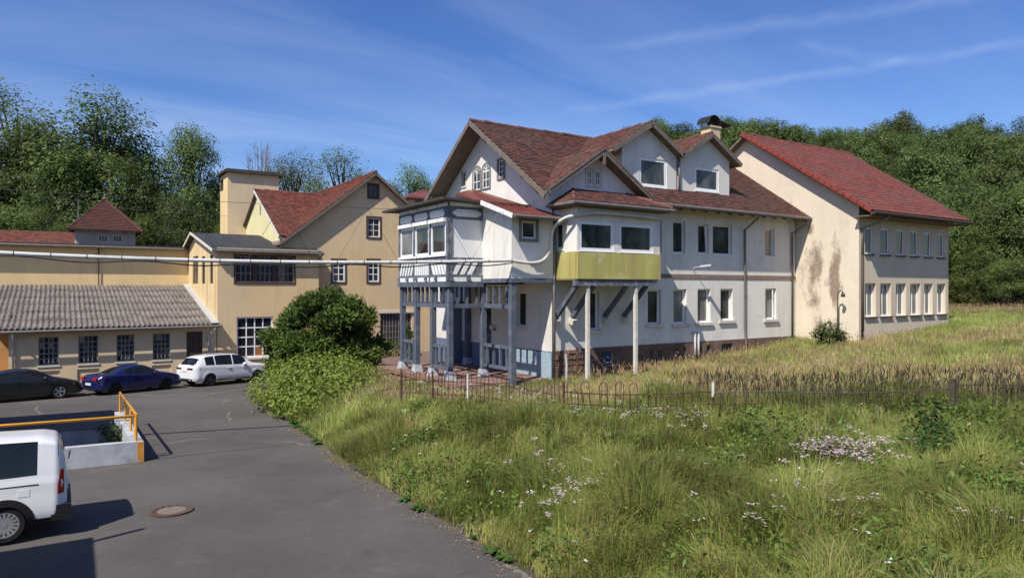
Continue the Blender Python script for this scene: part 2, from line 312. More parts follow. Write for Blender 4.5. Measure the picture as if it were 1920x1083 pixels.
class MB:
    def __init__(s): s.v = []; s.f = []
    def quad(s, a, b, c, d): s.face([a, b, c, d])
    def face(s, pts):
        n = len(s.v); s.v += [tuple(map(float, p)) for p in pts]; s.f.append(tuple(range(n, n+len(pts))))
    def prism(s, bot, top):
        n = len(s.v); k = len(bot); s.v += [tuple(map(float, p)) for p in bot]+[tuple(map(float, p)) for p in top]
        s.f.append(tuple(range(n+k-1, n-1, -1))); s.f.append(tuple(range(n+k, n+2*k)))
        for i in range(k):
            j = (i+1) % k; s.f.append((n+i, n+j, n+k+j, n+k+i))
    def plate(s, F, pts, d0, d1):
        s.prism([F.p(x, z, d0) for x, z in pts], [F.p(x, z, d1) for x, z in pts]); return s
    def box(s, F, x0, x1, z0, z1, d0, d1): return s.plate(F, [(x0, z0), (x1, z0), (x1, z1), (x0, z1)], d0, d1)
    def wbox(s, x0, x1, y0, y1, z0, z1):
        s.prism([(x0, y0, z0), (x1, y0, z0), (x1, y1, z0), (x0, y1, z0)], [(x0, y0, z1), (x1, y0, z1), (x1, y1, z1), (x0, y1, z1)]); return s
    def slab(s, pts, th):
        top = [np.array(p, float) for p in pts]; bot = [p-np.array([0, 0, th]) for p in top]; s.prism(bot, top); return s
    def beam(s, p, q, wd, h, up=(0, 0, 1)):
        p, q = np.array(p, float), np.array(q, float); d = q-p; d /= np.linalg.norm(d); up = np.array(up, float)
        if abs(d@up) > 0.98: up = np.array([1., 0, 0])
        a = np.cross(d, up); a /= np.linalg.norm(a); b = np.cross(a, d)
        cs = [(-1, -1), (1, -1), (1, 1), (-1, 1)]
        s.prism([p+a*wd/2*i+b*h/2*j for i, j in cs], [q+a*wd/2*i+b*h/2*j for i, j in cs]); return s
    def tube(s, pts, r, n=8, caps=True):
        pts = [np.array(p, float) for p in pts]; rr = r if hasattr(r, '__len__') else [r]*len(pts); base = len(s.v); prev = None
        for i, p in enumerate(pts):
            d = pts[min(i+1, len(pts)-1)]-pts[max(i-1, 0)]; d /= (np.linalg.norm(d)+1e-9)
            if prev is None:
                up = np.array([0, 0, 1.]) if abs(d[2]) < 0.9 else np.array([1., 0, 0]); a = np.cross(d, up)
            else: a = prev-d*(prev@d)
            a /= np.linalg.norm(a); prev = a; b = np.cross(d, a)
            for k in range(n):
                t = 2*math.pi*k/n; s.v.append(tuple(p+rr[i]*(a*math.cos(t)+b*math.sin(t))))
        for i in range(len(pts)-1):
            for k in range(n):
                j = (k+1) % n; s.f.append((base+i*n+k, base+i*n+j, base+(i+1)*n+j, base+(i+1)*n+k))
        if caps:
            s.f.append(tuple(base+k for k in range(n-1, -1, -1))); s.f.append(tuple(base+(len(pts)-1)*n+k for k in range(n)))
        return s
    def lathe(s, c, ax, prof, n=20):
        c = np.array(c, float); ax = np.array(ax, float)/np.linalg.norm(ax)
        up = np.array([0, 0, 1.]) if abs(ax[2]) < 0.9 else np.array([1., 0, 0]); a = np.cross(ax, up); a /= np.linalg.norm(a); b = np.cross(ax, a); base = len(s.v)
        for (r, h) in prof:
            for k in range(n):
                t = 2*math.pi*k/n; s.v.append(tuple(c+ax*h+r*(a*math.cos(t)+b*math.sin(t))))
        for i in range(len(prof)-1):
            for k in range(n):
                j = (k+1) % n; s.f.append((base+i*n+k, base+i*n+j, base+(i+1)*n+j, base+(i+1)*n+k))
        s.f.append(tuple(base+k for k in range(n-1, -1, -1))); s.f.append(tuple(base+(len(prof)-1)*n+k for k in range(n)))
        return s
    def mesh(s, name):
        me = bpy.data.meshes.new(name); me.from_pydata(s.v, [], s.f); return me
    def build(s, name, mat, parent=None, smooth=False, **k):
        off = np.zeros(3); q = parent
        if parent is not None:
            off = np.array(parent.get('_abs', parent.get('_loc', [0, 0, 0])), float)
        vs = (np.array(s.v)-off).tolist() if len(s.v) else []
        me = bpy.data.meshes.new(name); me.from_pydata(vs, [], s.f)
        bm = bmesh.new(); bm.from_mesh(me); bmesh.ops.recalc_face_normals(bm, faces=bm.faces); bm.to_mesh(me); bm.free()
        if smooth: me.polygons.foreach_set('use_smooth', [True]*len(me.polygons))
        o = link(name, me, parent, mat); o['_abs'] = off.tolist(); setp(o, **k); return o
def npmesh(name, v, f, mat, parent=None, col=None, rnd=None, **k):
    """v (n,3), f (m,k) with k = 3 or 4"""
    me = bpy.data.meshes.new(name or 'mesh'); v = np.asarray(v, np.float32); f = np.asarray(f, np.int32); kk = f.shape[1]
    if parent is not None: v = v-np.array(parent.get('_abs', parent.get('_loc', [0, 0, 0])), np.float32)
    me.vertices.add(len(v)); me.vertices.foreach_set('co', v.ravel()); me.loops.add(f.size); me.loops.foreach_set('vertex_index', f.ravel())
    me.polygons.add(len(f)); me.polygons.foreach_set('loop_start', np.arange(0, f.size, kk, dtype=np.int32)); me.polygons.foreach_set('loop_total', np.full(len(f), kk, np.int32))
    me.update(calc_edges=True)
    if col is not None:
        a = me.attributes.new('Col', 'FLOAT_COLOR', 'POINT'); a.data.foreach_set('color', np.hstack([col, np.ones((len(col), 1))]).astype(np.float32).ravel())
    if rnd is not None:
        a = me.attributes.new('rnd', 'FLOAT', 'FACE'); a.data.foreach_set('value', rnd.astype(np.float32))
    me.validate()
    if name is None: return me
    o = link(name, me, parent, mat); setp(o, **k)
    if parent is not None: o['_abs'] = parent.get('_abs', parent.get('_loc', [0, 0, 0]))
    return o
def wall(F, x0, x1, z0, z1, openings, mat, parent, reveal=0.2, name='wall', clips=()):
    """sheet with real openings and reveals; clips = [(point, normal)] cut away what lies on the normal's side"""
    xs = sorted({x0, x1, *[min(max(v, x0), x1) for o in openings for v in o[:2]]}); openings = [(max(o[0], x0), min(o[1], x1), max(o[2], z0), min(o[3], z1)) for o in openings]; zs = sorted({z0, z1, *[v for o in openings for v in o[2:4]]})
    b = MB()
    for i in range(len(xs)-1):
        for j in range(len(zs)-1):
            cx, cz = (xs[i]+xs[i+1])/2, (zs[j]+zs[j+1])/2
            if any(o[0] < cx < o[1] and o[2] < cz < o[3] for o in openings): continue
            b.quad(F.p(xs[i], zs[j]), F.p(xs[i+1], zs[j]), F.p(xs[i+1], zs[j+1]), F.p(xs[i], zs[j+1]))
    for o in openings:
        c = [(o[0], o[2]), (o[1], o[2]), (o[1], o[3]), (o[0], o[3])]
        for i in range(4):
            (a0, a1), (b0, b1) = c[i], c[(i+1) % 4]; b.quad(F.p(a0, a1), F.p(b0, b1), F.p(b0, b1, -reveal), F.p(a0, a1, -reveal))
    ob = b.build(name, mat, parent)
    if clips:
        off = Vector(ob['_abs']); bm = bmesh.new(); bm.from_mesh(ob.data)
        for (p, n) in clips:
            bmesh.ops.bisect_plane(bm, geom=bm.verts[:]+bm.edges[:]+bm.faces[:], plane_co=Vector(p)-off, plane_no=Vector(n), clear_outer=True)
        bm.to_mesh(ob.data); bm.free()
    return ob
def window(F, r, parent, rec=0.14, fw=0.07, nx=1, ny=1, mw=0.035, fmat='pvc', gmat='glass', split=False, sill=None, casing=None, name='window', odd=None, seed=0, tilt=0.012):
    x0, x1, z0, z1 = r; b = MB(); d0, d1 = -rec-0.03, -rec+0.035
    b.box(F, x0, x0+fw, z0, z1, d0, d1); b.box(F, x1-fw, x1, z0, z1, d0, d1)
    b.box(F, x0+fw, x1-fw, z0, z0+fw, d0, d1); b.box(F, x0+fw, x1-fw, z1-fw, z1, d0, d1)
    ix0, ix1, iz0, iz1 = x0+fw, x1-fw, z0+fw, z1-fw
    for i in range(1, nx):
        x = ix0+(ix1-ix0)*i/nx; b.box(F, x-mw/2, x+mw/2, iz0, iz1, d0+0.012, d1-0.012)
    for j in range(1, ny):
        z = iz0+(iz1-iz0)*j/ny; b.box(F, ix0, ix1, z-mw/2, z+mw/2, d0+0.015, d1-0.015)
    wdw = b.build(name, M[fmat], parent); g = rs(seed+int(abs(x0)*97+abs(z0)*31) % 9999)
    def pane(a0, a1, c0, c1, m):
        t = g.normal(0, tilt, 2)*min(1, 0.6/max(a1-a0, 0.2)); q = MB(); dd = -rec
        def dep(x, z): return dd+t[0]*(x-(a0+a1)/2)+t[1]*(z-(c0+c1)/2)
        q.face([F.p(x, z, dep(x, z)) for x, z in ((a0, c0), (a1, c0), (a1, c1), (a0, c1))]); q.build('pane', M[m], wdw)
    if split:
        for i in range(nx):
            for j in range(ny):
                m = gmat
                if odd and (i, j) in odd: m = odd[(i, j)]
                pane(ix0+(ix1-ix0)*i/nx, ix0+(ix1-ix0)*(i+1)/nx, iz0+(iz1-iz0)*j/ny, iz0+(iz1-iz0)*(j+1)/ny, m)
    else: pane(ix0, ix1, iz0, iz1, gmat)
    if sill:
        ov, th, pr, sm = sill
        MB().box(F, x0-ov, x1+ov, z0-th, z0-0.003, -rec, pr).build('sill', M[sm], wdw)
    if casing:
        cw, pr, cm = casing; q = MB()
        q.box(F, x0-cw, x0, z0-cw, z1+cw, -0.02, pr); q.box(F, x1, x1+cw, z0-cw, z1+cw, -0.02, pr)
        q.box(F, x0, x1, z1, z1+cw, -0.02, pr); q.box(F, x0, x1, z0-cw, z0, -0.02, pr+0.02); q.build('casing', M[cm], wdw)
    return wdw
def tile_slope(parent, p0, ud, vd, Lu, Lv, tw, th, mat, drop=None, wave=0.0, seg=1, lift=0.03, seed=1, gap=0.006, name='tiles', off=0.03):
    """courses of single tiles laid from the eave upwards, each a little tilted and uneven; drop(points) removes those behind a valley"""
    g = rs(seed); p0 = np.array(p0, float); ud = np.array(ud, float)/np.linalg.norm(ud); vd = np.array(vd, float)/np.linalg.norm(vd)
    nn = np.cross(ud, vd); nn /= np.linalg.norm(nn)
    if nn[2] < 0: nn = -nn
    nu, nv = int(math.ceil(Lu/tw)), int(math.ceil(Lv/th)); tw, th = Lu/nu, Lv/nv
    I, J = np.meshgrid(np.arange(nu), np.arange(nv)); I, J = I.ravel(), J.ravel()
    sh = np.where((J % 2 == 1) & (wave == 0), tw/2, 0.0)
    u0 = I*tw+sh; u1 = np.minimum(u0+tw-gap, Lu); v0 = J*th; v1 = v0+th*1.12
    cen = p0+np.outer((u0+u1)/2, ud)+np.outer(v0+th/2, vd); keep = np.ones(len(I), bool)
    if drop is not None: keep &= ~drop(cen)
    keep &= (u1-u0) > 0.02
    I, J, u0, u1, v0, v1 = [a[keep] for a in (I, J, u0, u1, v0, v1)]; n = len(I)
    jl = g.normal(0, 0.006, n); js = g.normal(0, 0.006, n); V = []; cols = []
    ks = np.linspace(0, 1, seg+1)
    for lev in range(3):                     # front bottom edge, front top edge, back edge
        for k in ks:
            u = u0+(u1-u0)*k; wv = wave*0.5*(1+math.sin(2*math.pi*(k-0.1)))
            if lev == 0: v = v0+js; h = np.full(n, off-0.006)+wv*0.7
            elif lev == 1: v = v0+js; h = off+lift+jl+wv
            else: v = v1; h = np.full(n, off)+wv*0.9
            V.append(p0+np.outer(u, ud)+np.outer(v, vd)+np.outer(h, nn))
    k1 = seg+1; V = np.stack(V, 1).reshape(-1, 3); base = np.arange(n)*(3*k1); Fs = []
    for lev in range(2):
        for k in range(seg):
            a = base+lev*k1+k; Fs.append(np.stack([a, a+1, a+k1+1, a+k1], 1))
    Fq = np.stack(Fs, 1).reshape(-1, 4); rnd = np.repeat(g.rand(n), 2*seg)
    return npmesh(name, V, Fq, M[mat], parent, rnd=rnd, kind='stuff')
# ------------------------------------------------------------------ terrain
def sm(t): t = np.clip(t, 0, 1); return t*t*(3-2*t)
def road_z(U, V):
    Y = FW[0]*U+FW[1]*V; return 0.8-0.031*np.clip(Y, -10, 48)
EV = [-40, 0, 9, 12, 16.5, 25, 36, 38, 41, 44, 60]; EU = [6.0, 6.1, 6.3, 6.45, 6.5, 7.2, 7.9, 9.2, 13.5, 19, 40]
def edge_u(V): return np.interp(V, EV, EU)
def terr_z(U, V):
    U = np.asarray(U, float); V = np.asarray(V, float)
    zt = np.interp(U, [4, 8, 12, 16, 20, 24, 28, 31.6, 34, 40, 60, 110], [0.95, 1.1, 1.3, 1.46, 1.58, 1.72, 1.95, 2.38, 2.62, 3.05, 3.5, 5.5])
    zt = zt-0.055*np.clip(V-26, 0, 22)
    zr = road_z(U, V); t = sm((U-edge_u(V)+0.05)/3.4)
    z = zr-0.10*(U < edge_u(V)-0.25)+0.03*(U >= edge_u(V)-0.25)+(zt-zr)*t
    z = z+t*0.10*(np.sin(U*0.9+V*0.4)*np.cos(V*0.7-U*0.3))*(V < 20)
    Y = FW[0]*U+FW[1]*V; X = RT[0]*U+RT[1]*V
    right = sm((X+6)/34)
    z = z+right*25*sm((Y-58)/105)*sm((U-46)/16+0.0)
    z = z+(1-right)*6*sm((Y-62)/40)+right*0
    pit = (U > -9) & (U < 1.72) & (V > 22.0) & (V < 28.8)
    return np.where(pit, -2.4, z)
gu = np.concatenate([np.arange(-90, -14, 4.), np.arange(-14, 46, 0.5), np.arange(46, 240, 3.5)])
gv = np.concatenate([np.arange(-45, -2, 3.), np.arange(-2, 50, 0.5), np.arange(50, 260, 3.5)])
GU, GV = np.meshgrid(gu, gv); GZ = terr_z(GU, GV); nu_, nv_ = len(gu), len(gv)
idx = np.arange(nu_*nv_).reshape(nv_, nu_)
Fq = np.stack([idx[:-1, :-1], idx[:-1, 1:], idx[1:, 1:], idx[1:, :-1]], -1).reshape(-1, 4)
npmesh('ground', np.stack([GU, GV, GZ], -1).reshape(-1, 3), Fq, M['soil'], kind='structure')
gp = MB(); gp.quad((-900, -900, -4), (1200, -900, -4), (1200, 1200, -4), (-900, 1200, -4)); gp.build('far_ground', M['soil'], kind='structure')
def ground_hit(px, py):
    d = ray(px, py); lo = None
    for t in np.arange(4, 200, 0.05):
        p = CAM+d*t
        if p[2] <= max(float(terr_z(p[0], p[1])), float(road_z(p[0], p[1])) if p[0] < edge_u(p[1]) else -99): return p
    return CAM+d*60
# road: a sheet following the asphalt slope, with an opening for the ramp well
rv = np.concatenate([np.arange(-40, 22, 1.0), [22.0], np.arange(23, 28.8, 1.0), [28.8], np.arange(29.5, 47, 0.75)])
b = MB()
PX = (-9.0, 1.72)
for i in range(len(rv)-1):
    v0, v1 = rv[i], rv[i+1]; e0, e1 = float(edge_u(v0)), float(edge_u(v1))
    spans = [(-60.0, -60.0, e0, e1)]
    if v0 >= 22 and v1 <= 28.85: spans = [(-60., -60., PX[0], PX[0]), (PX[1], PX[1], e0, e1)]
    for (a0, a1, c0, c1) in spans:
        b.quad((a0, v0, road_z(a0, v0)+0.006), (c0, v0, road_z(c0, v0)+0.006), (c1, v1, road_z(c1, v1)+0.006), (a1, v1, road_z(a1, v1)+0.006))
road = b.build('road', M['asphalt'], kind='structure')
# kerb stones along the verge
M['darkstone'] = plain('dark_kerb_stone', (0.085, 0.075, 0.066), 0.95, 0.5, 5, bump=0.6, dirt=(0.06, 0.065, 0.03))
kerb = empty('kerb', (6.5, 12, 0.3), kind='structure'); g = rs(3)
kv = 2.0
while kv < 37:
    ln = g.uniform(0.45, 0.75); v0, v1 = kv, kv+ln-0.02; kv += ln
    if g.rand() < 0.3: continue
    q = MB(); u0, u1 = float(edge_u(v0)), float(edge_u(v1)); h = g.uniform(0.02, 0.09); j = g.normal(0, 0.035); z0, z1 = float(road_z(u0, v0)), float(road_z(u1, v1)); k = g.normal(0, 0.012)
    q.prism([(u0-0.06+j, v0, z0-0.1), (u0+0.1+j, v0, z0-0.1), (u1+0.1+j, v1, z1-0.1), (u1-0.06+j, v1, z1-0.1)],
            [(u0-0.04+j, v0, z0+h), (u0+0.09+j, v0, z0+h+0.02), (u1+0.09+j, v1, z1+h+k+0.02), (u1-0.04+j, v1, z1+h+k)])
    q.build('kerb_stone', M['darkstone'], kerb)
# gravel yard behind the porch
b = MB(); yu = np.arange(10.5, 30, 1.0); yv = np.arange(29, 47, 1.0)
for i in range(len(yu)-1):
    for j in range(len(yv)-1):
        b.quad(*[(u, v, float(max(terr_z(u, v), road_z(u, v)))+0.02) for u, v in ((yu[i], yv[j]), (yu[i+1], yv[j]), (yu[i+1], yv[j+1]), (yu[i], yv[j+1]))])
b.build('yard_gravel', M['gravel'], kind='structure')

# ------------------------------------------------------------------ white house
H5 = CH
WH = empty('white_house', (16, 21.7, 1.3), label='white rendered house with brown tiled roof, half-timbered porch and yellow bay window', cat='house')
ZE, VE, SL, VR = H5+3.57, 21.0, 0.676, 26.65; ZR = ZE+SL*(VR-VE)
UG, VF, UL = 16.0, 21.84, 31.55
FG = Frame((UG, 31.6, 0), (0, -1, 0), (-1, 0, 0)); FL = Frame((UG, VF, 0), (1, 0, 0), (0, -1, 0))
# long facade
ops = []; wins = []
def addw(F, lst, px, **k):
    r = F.rect(*px); lst.append(r); wins.append((F, r, k)); return r
pv = dict(rec=0.17, fw=0.07, sill=(0.03, 0.05, 0.03, 'pvc'))
gv_ = dict(rec=0.20, fw=0.07, sill=(0.14, 0.13, 0.10, 'cream_sill'))
for px, gm in (((1230, 1241, 411, 472), 'glass'), ((1262, 1285, 414, 474), 'glass'), ((1309, 1329, 420, 475), 'glass'), ((1336.5, 1372.6, 421.5, 477), 'glass'), ((1434.5, 1452.5, 428, 481), 'glass_blind')):
    addw(FL, ops, px, gmat=gm, **pv)
for i, px in enumerate(((1098, 1124, 546, 618), (1214.5, 1239.5, 542.6, 607), (1263, 1287.5, 541.5, 606), (1308, 1332, 541, 603.5), (1351, 1374, 540.7, 599.5), (1435, 1455.5, 540, 597.5))):
    addw(FL, ops, px, gmat=('glass', 'glass', 'glass_pale', 'glass_pale', 'glass', 'glass_pale')[i], **gv_)
ZP = H5-2.42
wall(FL, 0, UL-UG, ZP, ZE+0.30, ops, M['white'], WH, 0.24)
for F, r, k in wins: window(F, r, WH, **k)
# an opened sash leans in the tilted window
r = FL.rect(1309, 1329, 420, 475); MB().beam(FL.p(r[1]-0.10, r[2]+0.08, -0.06), FL.p(r[1]-0.26, r[3]-0.06, -0.01), 0.05, 0.05, up=(0, 1, 0)).build('open_sash', M['pvc'], WH)
r = FL.rect(1435, 1455.5, 540, 597.5); MB().beam(FL.p(r[1]-0.12, r[2]+0.08, -0.09), FL.p(r[1]-0.26, r[3]-0.06, -0.03), 0.05, 0.05, up=(0, 1, 0)).build('open_sash', M['pvc'], WH)
# plinth with basement lights
FLp = Frame((UG, VF-0.05, 0), (1, 0, 0), (0, -1, 0)); pops = [FLp.rect(*q) for q in ((1217, 1225, 656, 672), (1233, 1240, 655, 670), (1263, 1271, 652, 668), (1281, 1288, 650, 664), (1310, 1317, 648, 661), (1325, 1333, 646, 660), (1353, 1374, 643, 658))]
wall(FLp, 1.6, UL-UG, 0.8, ZP, pops, M['brown'], WH, 0.18, 'plinth')
MB().box(FL, 1.6, UL-UG, ZP, ZP+0.03, -0.02, 0.05).build('plinth_cap', M['brown'], WH)
for r in pops: window(FLp, r, WH, rec=0.12, fw=0.035, nx=2, fmat='greyframe', gmat='glass_dirty', name='basement_window')
# rough stone corner of the plinth
g = rs(8); z = 1.05; MB().box(FL, 0.0, 1.6, 0.8, ZP, -0.05, -0.01).build('plinth_backing', M['brown'], WH)
while z < ZP-0.05:
    h = min(g.uniform(0.17, 0.27), ZP-z); x = -0.04
    if ZP-z-h < 0.1: h = ZP-z
    while x < 1.58:
        l = min(g.uniform(0.25, 0.5), 1.6-x); d = g.uniform(0.05, 0.11); a = 0.02
        q = MB(); q.plate(FL, [(x+0.006, z+0.006), (x+l-0.006, z+0.006), (x+l-0.006, z+h-0.006), (x+0.006, z+h-0.006)], -0.02, d-0.03)
        q.prism([FL.p(x+0.006, z+0.006, d-0.03), FL.p(x+l-0.006, z+0.006, d-0.03), FL.p(x+l-0.006, z+h-0.006, d-0.03), FL.p(x+0.006, z+h-0.006, d-0.03)],
                [FL.p(x+a+0.02, z+a, d), FL.p(x+l-a, z+a+0.01, d+g.uniform(-.01, .02)), FL.p(x+l-a-0.02, z+h-a, d), FL.p(x+a, z+h-a-0.01, d)])
        q.build('stone', M['stone'], WH); x += l
    z += h
# string course
MB().box(FL, 4.4, UL-UG, H5+0.48, H5+0.66, -0.01, 0.035).build('string_course', M['band'], WH)
# gable wall
gops = []; wins = []
addw(FG, gops, (968, 986, 547, 611), rec=0.16, fw=0.06, sill=(0.12, 0.10, 0.12, 'cream_sill'))
addw(FG, gops, (934.5, 945.5, 300, 332), rec=0.06, fw=0.05, nx=2, ny=3, mw=0.03, fmat='whitetimber', casing=(0.10, 0.03, 'greyframe'))
addw(FG, gops, (866.5, 873.5, 322, 349), rec=0.06, fw=0.05, nx=1, ny=3, mw=0.03, fmat='cream_sill', casing=(0.07, 0.03, 'cream_sill'))
door_r = (31.6-27.12, 31.6-26.22, H5-3.5, H5-0.55)
gops.append(door_r)
rfn = Vector((0, -SL, 1)); wall(FG, 0, 9.9, ZP-0.02, ZR, gops, M['white'], WH, 0.2,
     clips=[((UG, VR, ZR-0.06), (0, -SL, 1)), ((UG, VR, ZR-0.06), (0, SL, 1))])
for F, r, k in wins: window(F, r, WH, **k)
# lower gable wall, painted blue: brick courses in relief
wall(FG, 0, 9.9, 0.7, ZP-0.02, [(door_r[0], door_r[1], 0.7, ZP-0.02)], M['navy'], WH, 0.2, 'lower_wall')
def bluebrick():
    t = NT('pale_blue_painted_brick'); m = t.n('ShaderNodeMapping'); t.l(t.geo.outputs['Position'], m.inputs[0]); m.inputs['Rotation'].default_value = (math.pi/2, 0, math.pi/2)
    sx = t.n('ShaderNodeSeparateXYZ'); t.l(t.geo.outputs['Position'], sx.inputs[0]); cb = t.n('ShaderNodeCombineXYZ'); t.l(sx.outputs[1], cb.inputs[0]); t.l(sx.outputs[2], cb.inputs[1])
    br = t.n('ShaderNodeTexBrick'); t.l(cb.outputs[0], br.inputs['Vector']); br.inputs['Scale'].default_value = 2.2; br.inputs['Mortar Size'].default_value = 0.012
    br.inputs['Color1'].default_value = (1, 1, 1, 1); br.inputs['Color2'].default_value = (0.9, 0.9, 0.9, 1); br.inputs['Mortar'].default_value = (0.3, 0.3, 0.3, 1)
    o = t.mix(t.rng(t.noise(2, 6, 0.6), 0.35, 0.65), (0.36, 0.47, 0.53), (0.27, 0.38, 0.45))
    o = t.mix(t.math('MULTIPLY', t.rng(t.noise(3.5, 8, 0.7), 0.52, 0.66), 0.6), o, (0.42, 0.38, 0.33))
    t.col(t.mix(0.25, o, br.outputs[0], 'MULTIPLY')); t.rough(0.8); t.bump(t.math('ADD', br.outputs[0], t.noise(9, 5)), 0.8, 0.03); return t.m
M['bluebrick'] = bluebrick()
MB().box(FG, 31.6-24.9, 31.6-21.72, 0.8, ZP-0.06, -0.02, 0.045).build('blue_dado', M['bluebrick'], WH)
MB().box(FG, 0.02, 6.65, 0.8, ZP+0.25, -0.02, 0.03).build('dark_dado', M['navy'], WH) if False else None
# porch door
dr = MB(); x0, x1, z0, z1 = door_r; dr.box(FG, x0, x1, z0, z1, -0.20, -0.14); door = dr.build('door', M['slate'], WH)
MB().box(FG, x0+0.14, x1-0.14, z0+1.5, z1-0.18, -0.139, -0.13).build('door_glass', M['glass'], door)
MB().box(FG, x1-0.13, x1-0.09, z0+1.0, z0+1.15, -0.139, -0.08).build('door_handle', M['lampmetal'], door)
for px in (877, 928):                                  # porch wall lamps
    x, z = FG.hit(px, 617); q = MB(); q.lathe(FG.p(x, z, 0.0), (-1, 0, 0), [(0.05, 0), (0.05, 0.03), (0.015, 0.035), (0.015, 0.16)], 10)
    lm_ = q.build('wall_lamp', M['lampmetal'], WH)
    MB().lathe(FG.p(x, z, 0.16), (0, 0, 1), [(0.02, -0.02), (0.09, 0.02), (0.12, 0.10), (0.11, 0.17), (0.05, 0.22)], 12).build('lamp_shade', M['opal'], lm_)
# twin arched windows
for a0, a1, y0, y1 in ((887, 903.5, 310, 358), (904.5, 920.6, 304, 354)):
    x0, x1, z0, z1 = FG.rect(a0, a1, y0, y1); xc, hw = (x0+x1)/2, (x1-x0)/2; zs = z1-hw
    def arch(k, ins=0.0):
        return [(x0+k, z0+ins), (x1-k, z0+ins)]+[(xc+(hw-k)*math.cos(t), zs+(hw-k)*math.sin(t)) for t in np.linspace(0, math.pi, 13)]
    fr = MB()
    o_, i_ = arch(0.0), arch(0.09, 0.05)
    for k in range(len(o_)):
        j = (k+1) % len(o_); fr.plate(FG, [o_[k], o_[j], i_[j], i_[k]], -0.02, 0.05)
    aw = fr.build('arched_window', M['greyframe'], WH)
    q = MB(); q.plate(FG, arch(0.09, 0.05), 0.004, 0.012); q.build('pane', M['glass'], aw)
    q = MB(); ii = arch(0.13, 0.09); jj = arch(0.09, 0.05)
    for k in range(len(ii)):
        j = (k+1) % len(ii); q.plate(FG, [jj[k], jj[j], ii[j], ii[k]], 0.013, 0.03)
    q.box(FG, xc-0.025, xc+0.025, z0+0.09, z1-0.12, 0.013, 0.032)
    for zz_ in (z0+0.42, z0+0.78, zs): q.box(FG, x0+0.12, x1-0.12, zz_-0.018, zz_+0.018, 0.013, 0.031)
    for t in (0.8, 2.34): q.beam(FG.p(xc, zs, 0.022), FG.p(xc+(hw-0.1)*math.cos(t), zs+(hw-0.1)*math.sin(t), 0.022), 0.02, 0.03)
    q.build('glazing_bar', M['whitetimber'], aw)
# back and hidden walls close the volume
q = MB(); q.quad((UG, 31.6, 1), (UL, 31.6, 1), (UL, 31.6, ZE), (UG, 31.6, ZE)); q.build('rear_wall', M['white'], WH)
# main roof: front slope with the valley cut by the cross gable
CU, CZ, CV = 17.95, H5+5.48, VE+(H5+5.48-ZE)/SL
U0, U1 = 15.15, 31.56
rf = MB(); hz_ = lambda v: ZE+SL*(v-VE)
rf.slab([(U0, VE, hz_(VE)), (CU, CV, hz_(CV)), (20.75, VE, hz_(VE)), (U1, VE, hz_(VE)), (U1, VR, ZR), (U0, VR, ZR)], 0.13)
rf.slab([(U0, VR, ZR), (U1, VR, ZR), (U1, 32.3, ZR-SL*(32.3-VR)), (U0, 32.3, ZR-SL*(32.3-VR))], 0.13)
roof = rf.build('roof', M['eavewood'], WH)
sn = np.array([0, 1, SL]); LS = math.hypot(1, SL)*(VR-VE)
def dropm(c):
    u, v = c[:, 0], c[:, 1]; k = (CV-VE)
    ins = (v < VE+(u-U0)*k/(CU-U0)-0.05) & (v < VE+(20.75-u)*k/(20.75-CU)-0.05)
    return ins
tile_slope(roof, (U0, VE, ZE), (1, 0, 0), sn, U1-U0, LS, 0.19, 0.17, 'tile_old', dropm, seed=2)
tile_slope(roof, (U0, 32.3, ZR-SL*(32.3-VR)), (1, 0, 0), (0, -1, SL), U1-U0, math.hypot(1, SL)*(32.3-VR), 0.3, 0.3, 'tile_old', seed=3)
def ridge(parent, p, q, r=0.11, mat='tile_old', n=None, seed=0):
    p, q = np.array(p, float), np.array(q, float); ln = np.linalg.norm(q-p); n = n or int(ln/0.36); g = rs(seed+5); d = (q-p)/ln
    b = MB(); rn = []
    for i in range(n):
        a = p+d*ln*i/n; c = p+d*ln*(i+1.08)/n; o = np.array([0, 0, g.normal(0, 0.012)]); nf = len(b.f); b.tube([a+o, c+o], [r*1.08, r*0.92], 8); rn += [g.rand()]*(len(b.f)-nf)
    ob = b.build('ridge_tiles', M[mat], parent, kind='stuff'); at = ob.data.attributes.new('rnd', 'FLOAT', 'FACE'); at.data.foreach_set('value', np.array(rn, np.float32)); return ob
ridge(roof, (U0, VR, ZR+0.02), (U1, VR, ZR+0.02))
# barge boards and their consoles
bb = lambda p, q, m='barge', h=0.19, w_=0.05: MB().beam(p, q, w_, h).build('barge_board', M[m], WH)
bb((U0-0.03, VE-0.05, ZE-0.10), (U0-0.03, VR, ZR-0.07)); bb((U0-0.03, VR, ZR-0.07), (U0-0.03, 32.3, ZR-SL*(32.3-VR)-0.07))
for v in (30.6, VR, 22.6):
    z = ZR-SL*abs(v-VR)-0.22; q = MB(); q.beam((U0+0.02, v, z), (UG, v, z), 0.13, 0.15); q.beam((U0+0.25, v, z-0.05), (UG, v, z-0.6), 0.09, 0.09); q.build('purlin_end', M['barge'], WH)
